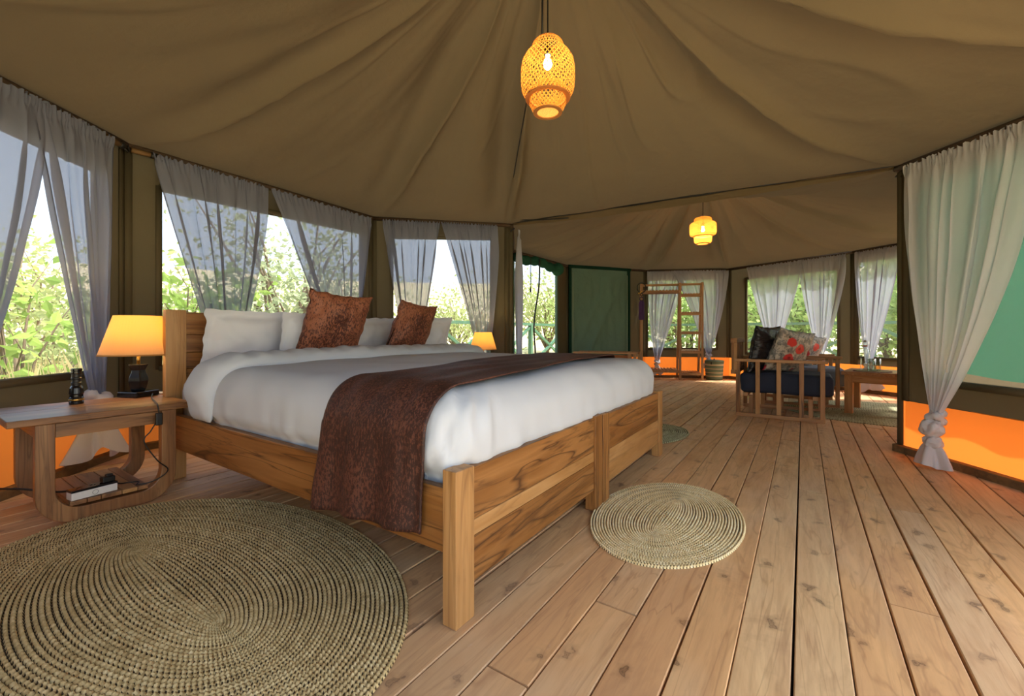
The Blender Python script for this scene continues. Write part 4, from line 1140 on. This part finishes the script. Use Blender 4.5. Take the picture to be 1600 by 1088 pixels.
gc = b.mix(b.ramp(b.noise(v, 1.6, 5, .7), [(.5, (0, 0, 0)), (.62, (.7,)*3)]), gc, rgb('#66783c'))
gm = b.end(b.bsdf(**{'Base Color': gc, 'Roughness': 1.0}))
tag(mb.build('ground', gm, smooth=True, fix=False), 'dry grassy savannah ground rising outside the tent', 'ground', kind='structure')

# plants
def M_leaf(name, c1, c2, tr=.4):
    b = NB(name); v = b.obj(); c = b.mix(b.noise(v, 6, 2), c1, c2)
    d = b.n('ShaderNodeBsdfDiffuse', {'Color': c}).outputs[0]; t = b.n('ShaderNodeBsdfTranslucent', {'Color': c}).outputs[0]
    return b.end(b.n('ShaderNodeMixShader', {0: tr, 1: d, 2: t}).outputs[0])
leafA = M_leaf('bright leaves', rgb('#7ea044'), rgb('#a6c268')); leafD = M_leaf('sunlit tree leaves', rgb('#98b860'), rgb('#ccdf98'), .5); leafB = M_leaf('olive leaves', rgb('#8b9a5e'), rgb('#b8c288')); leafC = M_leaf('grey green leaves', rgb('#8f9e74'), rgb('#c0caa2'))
bark = M_plain('bark', rgb('#6a5a48'), .9, var=.3)
grs = M_leaf('dry grass', rgb('#b8a870'), rgb('#d8cb98'), .3)
def plant(name, label, cat, loc, R, H, nl, ls, leaf, seed, trunk=.5, group=None, tr=.03):
    rnd = random.Random(seed); t = thing(name, loc, label, cat, group)
    br = MB(); tips = []
    for k in range(16):
        a = rnd.uniform(0, 2*pi); h0 = rnd.uniform(.02, trunk)*H; rr = R*rnd.uniform(.35, .95); h1 = lerp(h0, H, rnd.uniform(.35, 1))
        p = [Vector((0, 0, h0*.3)), Vector((.25*rr*cos(a), .25*rr*sin(a), h0+.15*H)), Vector((.65*rr*cos(a+.2), .65*rr*sin(a+.2), lerp(h0, h1, .7))), Vector((rr*cos(a), rr*sin(a), h1))]
        br.tube(p, [tr, tr*.7, tr*.4, tr*.12], 5); tips += [p[2], p[3], (p[2]+p[3])/2, (p[1]+p[2])/2, (p[1]*.4+p[2]*.6)]
    br.tube([(0, 0, -.1), (.02, .01, trunk*H*.6), (0, 0, trunk*H)], [tr*1.7, tr*1.3, tr], 7)
    br.build('branches', bark, t, smooth=True)
    vs = []; fs = []
    for k in range(nl):
        c = tips[rnd.randrange(len(tips))]+Vector((rnd.gauss(0, 1), rnd.gauss(0, 1), rnd.gauss(0, .8)))*R*.17
        s = ls*rnd.uniform(.6, 1.3); d = Vector((rnd.gauss(0, 1), rnd.gauss(0, 1), rnd.gauss(-.3, .7))).normalized()
        e = d.cross(Vector((rnd.gauss(0, 1), rnd.gauss(0, 1), rnd.gauss(0, 1)))).normalized(); n_ = d.cross(e)
        o_ = len(vs); vs += [c, c+d*s*.5+e*s*.28+n_*s*.06, c+d*s, c+d*s*.5-e*s*.28+n_*s*.06]; fs += [(o_, o_+1, o_+2), (o_, o_+2, o_+3)]
    m = MB(); m.add(vs, fs); o = m.build('foliage', leaf, t, fix=False); o['kind'] = 'stuff'
    return t
def gz(x, y): return terr(x, y)-.02
big1 = plant('leafy_shrub', 'bright green broad-leaved shrub outside the front left window', 'shrub', (-6.3, .75, gz(-6.3, .75)), .85, 2.3, 420, .15, leafA, 3, .62, tr=.016)
dup(big1, (-6.6, 2.3, gz(-6.6, 2.3)), 2.0, 'bright green shrub at the near end of the long left window', None, 1.0)
big2 = plant('savannah_tree', 'slender pale-leaved tree beyond the middle of the long left window', 'tree', (-8.2, 4.4, gz(-8.2, 4.4)), 2.0, 4.2, 2600, .12, leafC, 5, .35, tr=.06)
bush = plant('savannah_bush', 'olive bush beyond the long left window, left of the slender tree', 'bush', (-9.5, 2.6, gz(-9.5, 2.6)), 1.6, 2.4, 2600, .11, leafB, 7, .2, 'savannah bushes')
rnd = random.Random(12)
fb = [(-9.3, 6.6, 1.0, 'olive bush beyond the window nearest the small lamp'), (-13, 5.0, 1.4, 'larger olive bush further out behind the slender tree'), (-14, 9.5, 1.5, 'big olive bush far beyond the mesh doorway'),
      (-11.5, 13, 1.3, 'olive bush beyond the railing seen through the mesh doorway'), (-8.5, 1.2, .9, 'low olive bush low in the front left window gap'), (-9, 16, 1.6, 'olive bush behind the green canvas door wall'),
      (-17, 2.5, 1.6, 'distant olive bush up the slope at left')]
for x, y, s, lab in fb: dup(bush, (x, y, gz(x, y)), rnd.uniform(0, 6), lab, 'savannah bushes', s)
tr1 = plant('leafy_tree', 'dense green tree behind the back window with the rack', 'tree', (-2.6, 12.3, gz(-2.6, 12.3)), 2.1, 4.4, 6200, .14, leafD, 9, .2, 'trees behind the sitting area', tr=.06)
for x, y, s, lab in ((-5.2, 12.6, .95, 'green tree left of the rack window'), (-.3, 12.8, 1.0, 'green tree right of the rack window'), (1.8, 12.0, 1.05, 'green tree behind the seat cushions window'),
                     (4.2, 11.0, 1.05, 'green tree behind the coffee table window'), (-1.4, 16, 1.4, 'taller green tree in the second row behind the rack'), (2.8, 15.5, 1.4, 'taller green tree in the second row behind the armchairs'), (7.5, 10.5, 1.2, 'green tree at far right beyond the sitting area')):
    dup(tr1, (x, y, gz(x, y)), rnd.uniform(0, 6), lab, 'trees behind the sitting area', s)
# dry grass
vs = []; fs = []; rnd = random.Random(4)
for k in range(24000):
    a = rnd.uniform(pi*.30, pi*1.22); r = 5.2+9*rnd.random()**1.5
    x, y = r*cos(a)*.95+.2, 2.8+r*sin(a)
    if -4.75 < x < 3.2 and y < 9.9: continue
    z = terr(x, y)-.02; h = rnd.uniform(.25, .62) if x > -4.9 or y > 4.8 else rnd.uniform(.6, 1.3); w_ = .010; t_ = rnd.uniform(0, 2*pi); lx, ly = rnd.gauss(0, .15), rnd.gauss(0, .15)
    o_ = len(vs); vs += [(x-w_*cos(t_), y-w_*sin(t_), z), (x+w_*cos(t_), y+w_*sin(t_), z), (x+lx*.4+w_*.7*cos(t_), y+ly*.4+w_*.7*sin(t_), z+h*.6), (x+lx, y+ly, z+h)]
    fs += [(o_, o_+1, o_+2), (o_, o_+2, o_+3)]
for k in range(9000):
    x, y = rnd.uniform(-8.0, -4.7), rnd.uniform(-1.6, 3.6); z = terr(x, y)-.02; h = rnd.uniform(.5, 1.12); w_ = .006; t_ = rnd.uniform(0, 2*pi); lx, ly = rnd.gauss(0, .22), rnd.gauss(0, .22)
    o_ = len(vs); vs += [(x-w_*cos(t_), y-w_*sin(t_), z), (x+w_*cos(t_), y+w_*sin(t_), z), (x+lx*.4+w_*.7*cos(t_), y+ly*.4+w_*.7*sin(t_), z+h*.6), (x+lx, y+ly, z+h)]
    fs += [(o_, o_+1, o_+2), (o_, o_+2, o_+3)]
m = MB(); m.add(vs, fs); tag(m.build('dry_grass', grs, fix=False), 'dry straw-coloured grass growing outside the tent windows', 'grass', kind='stuff')
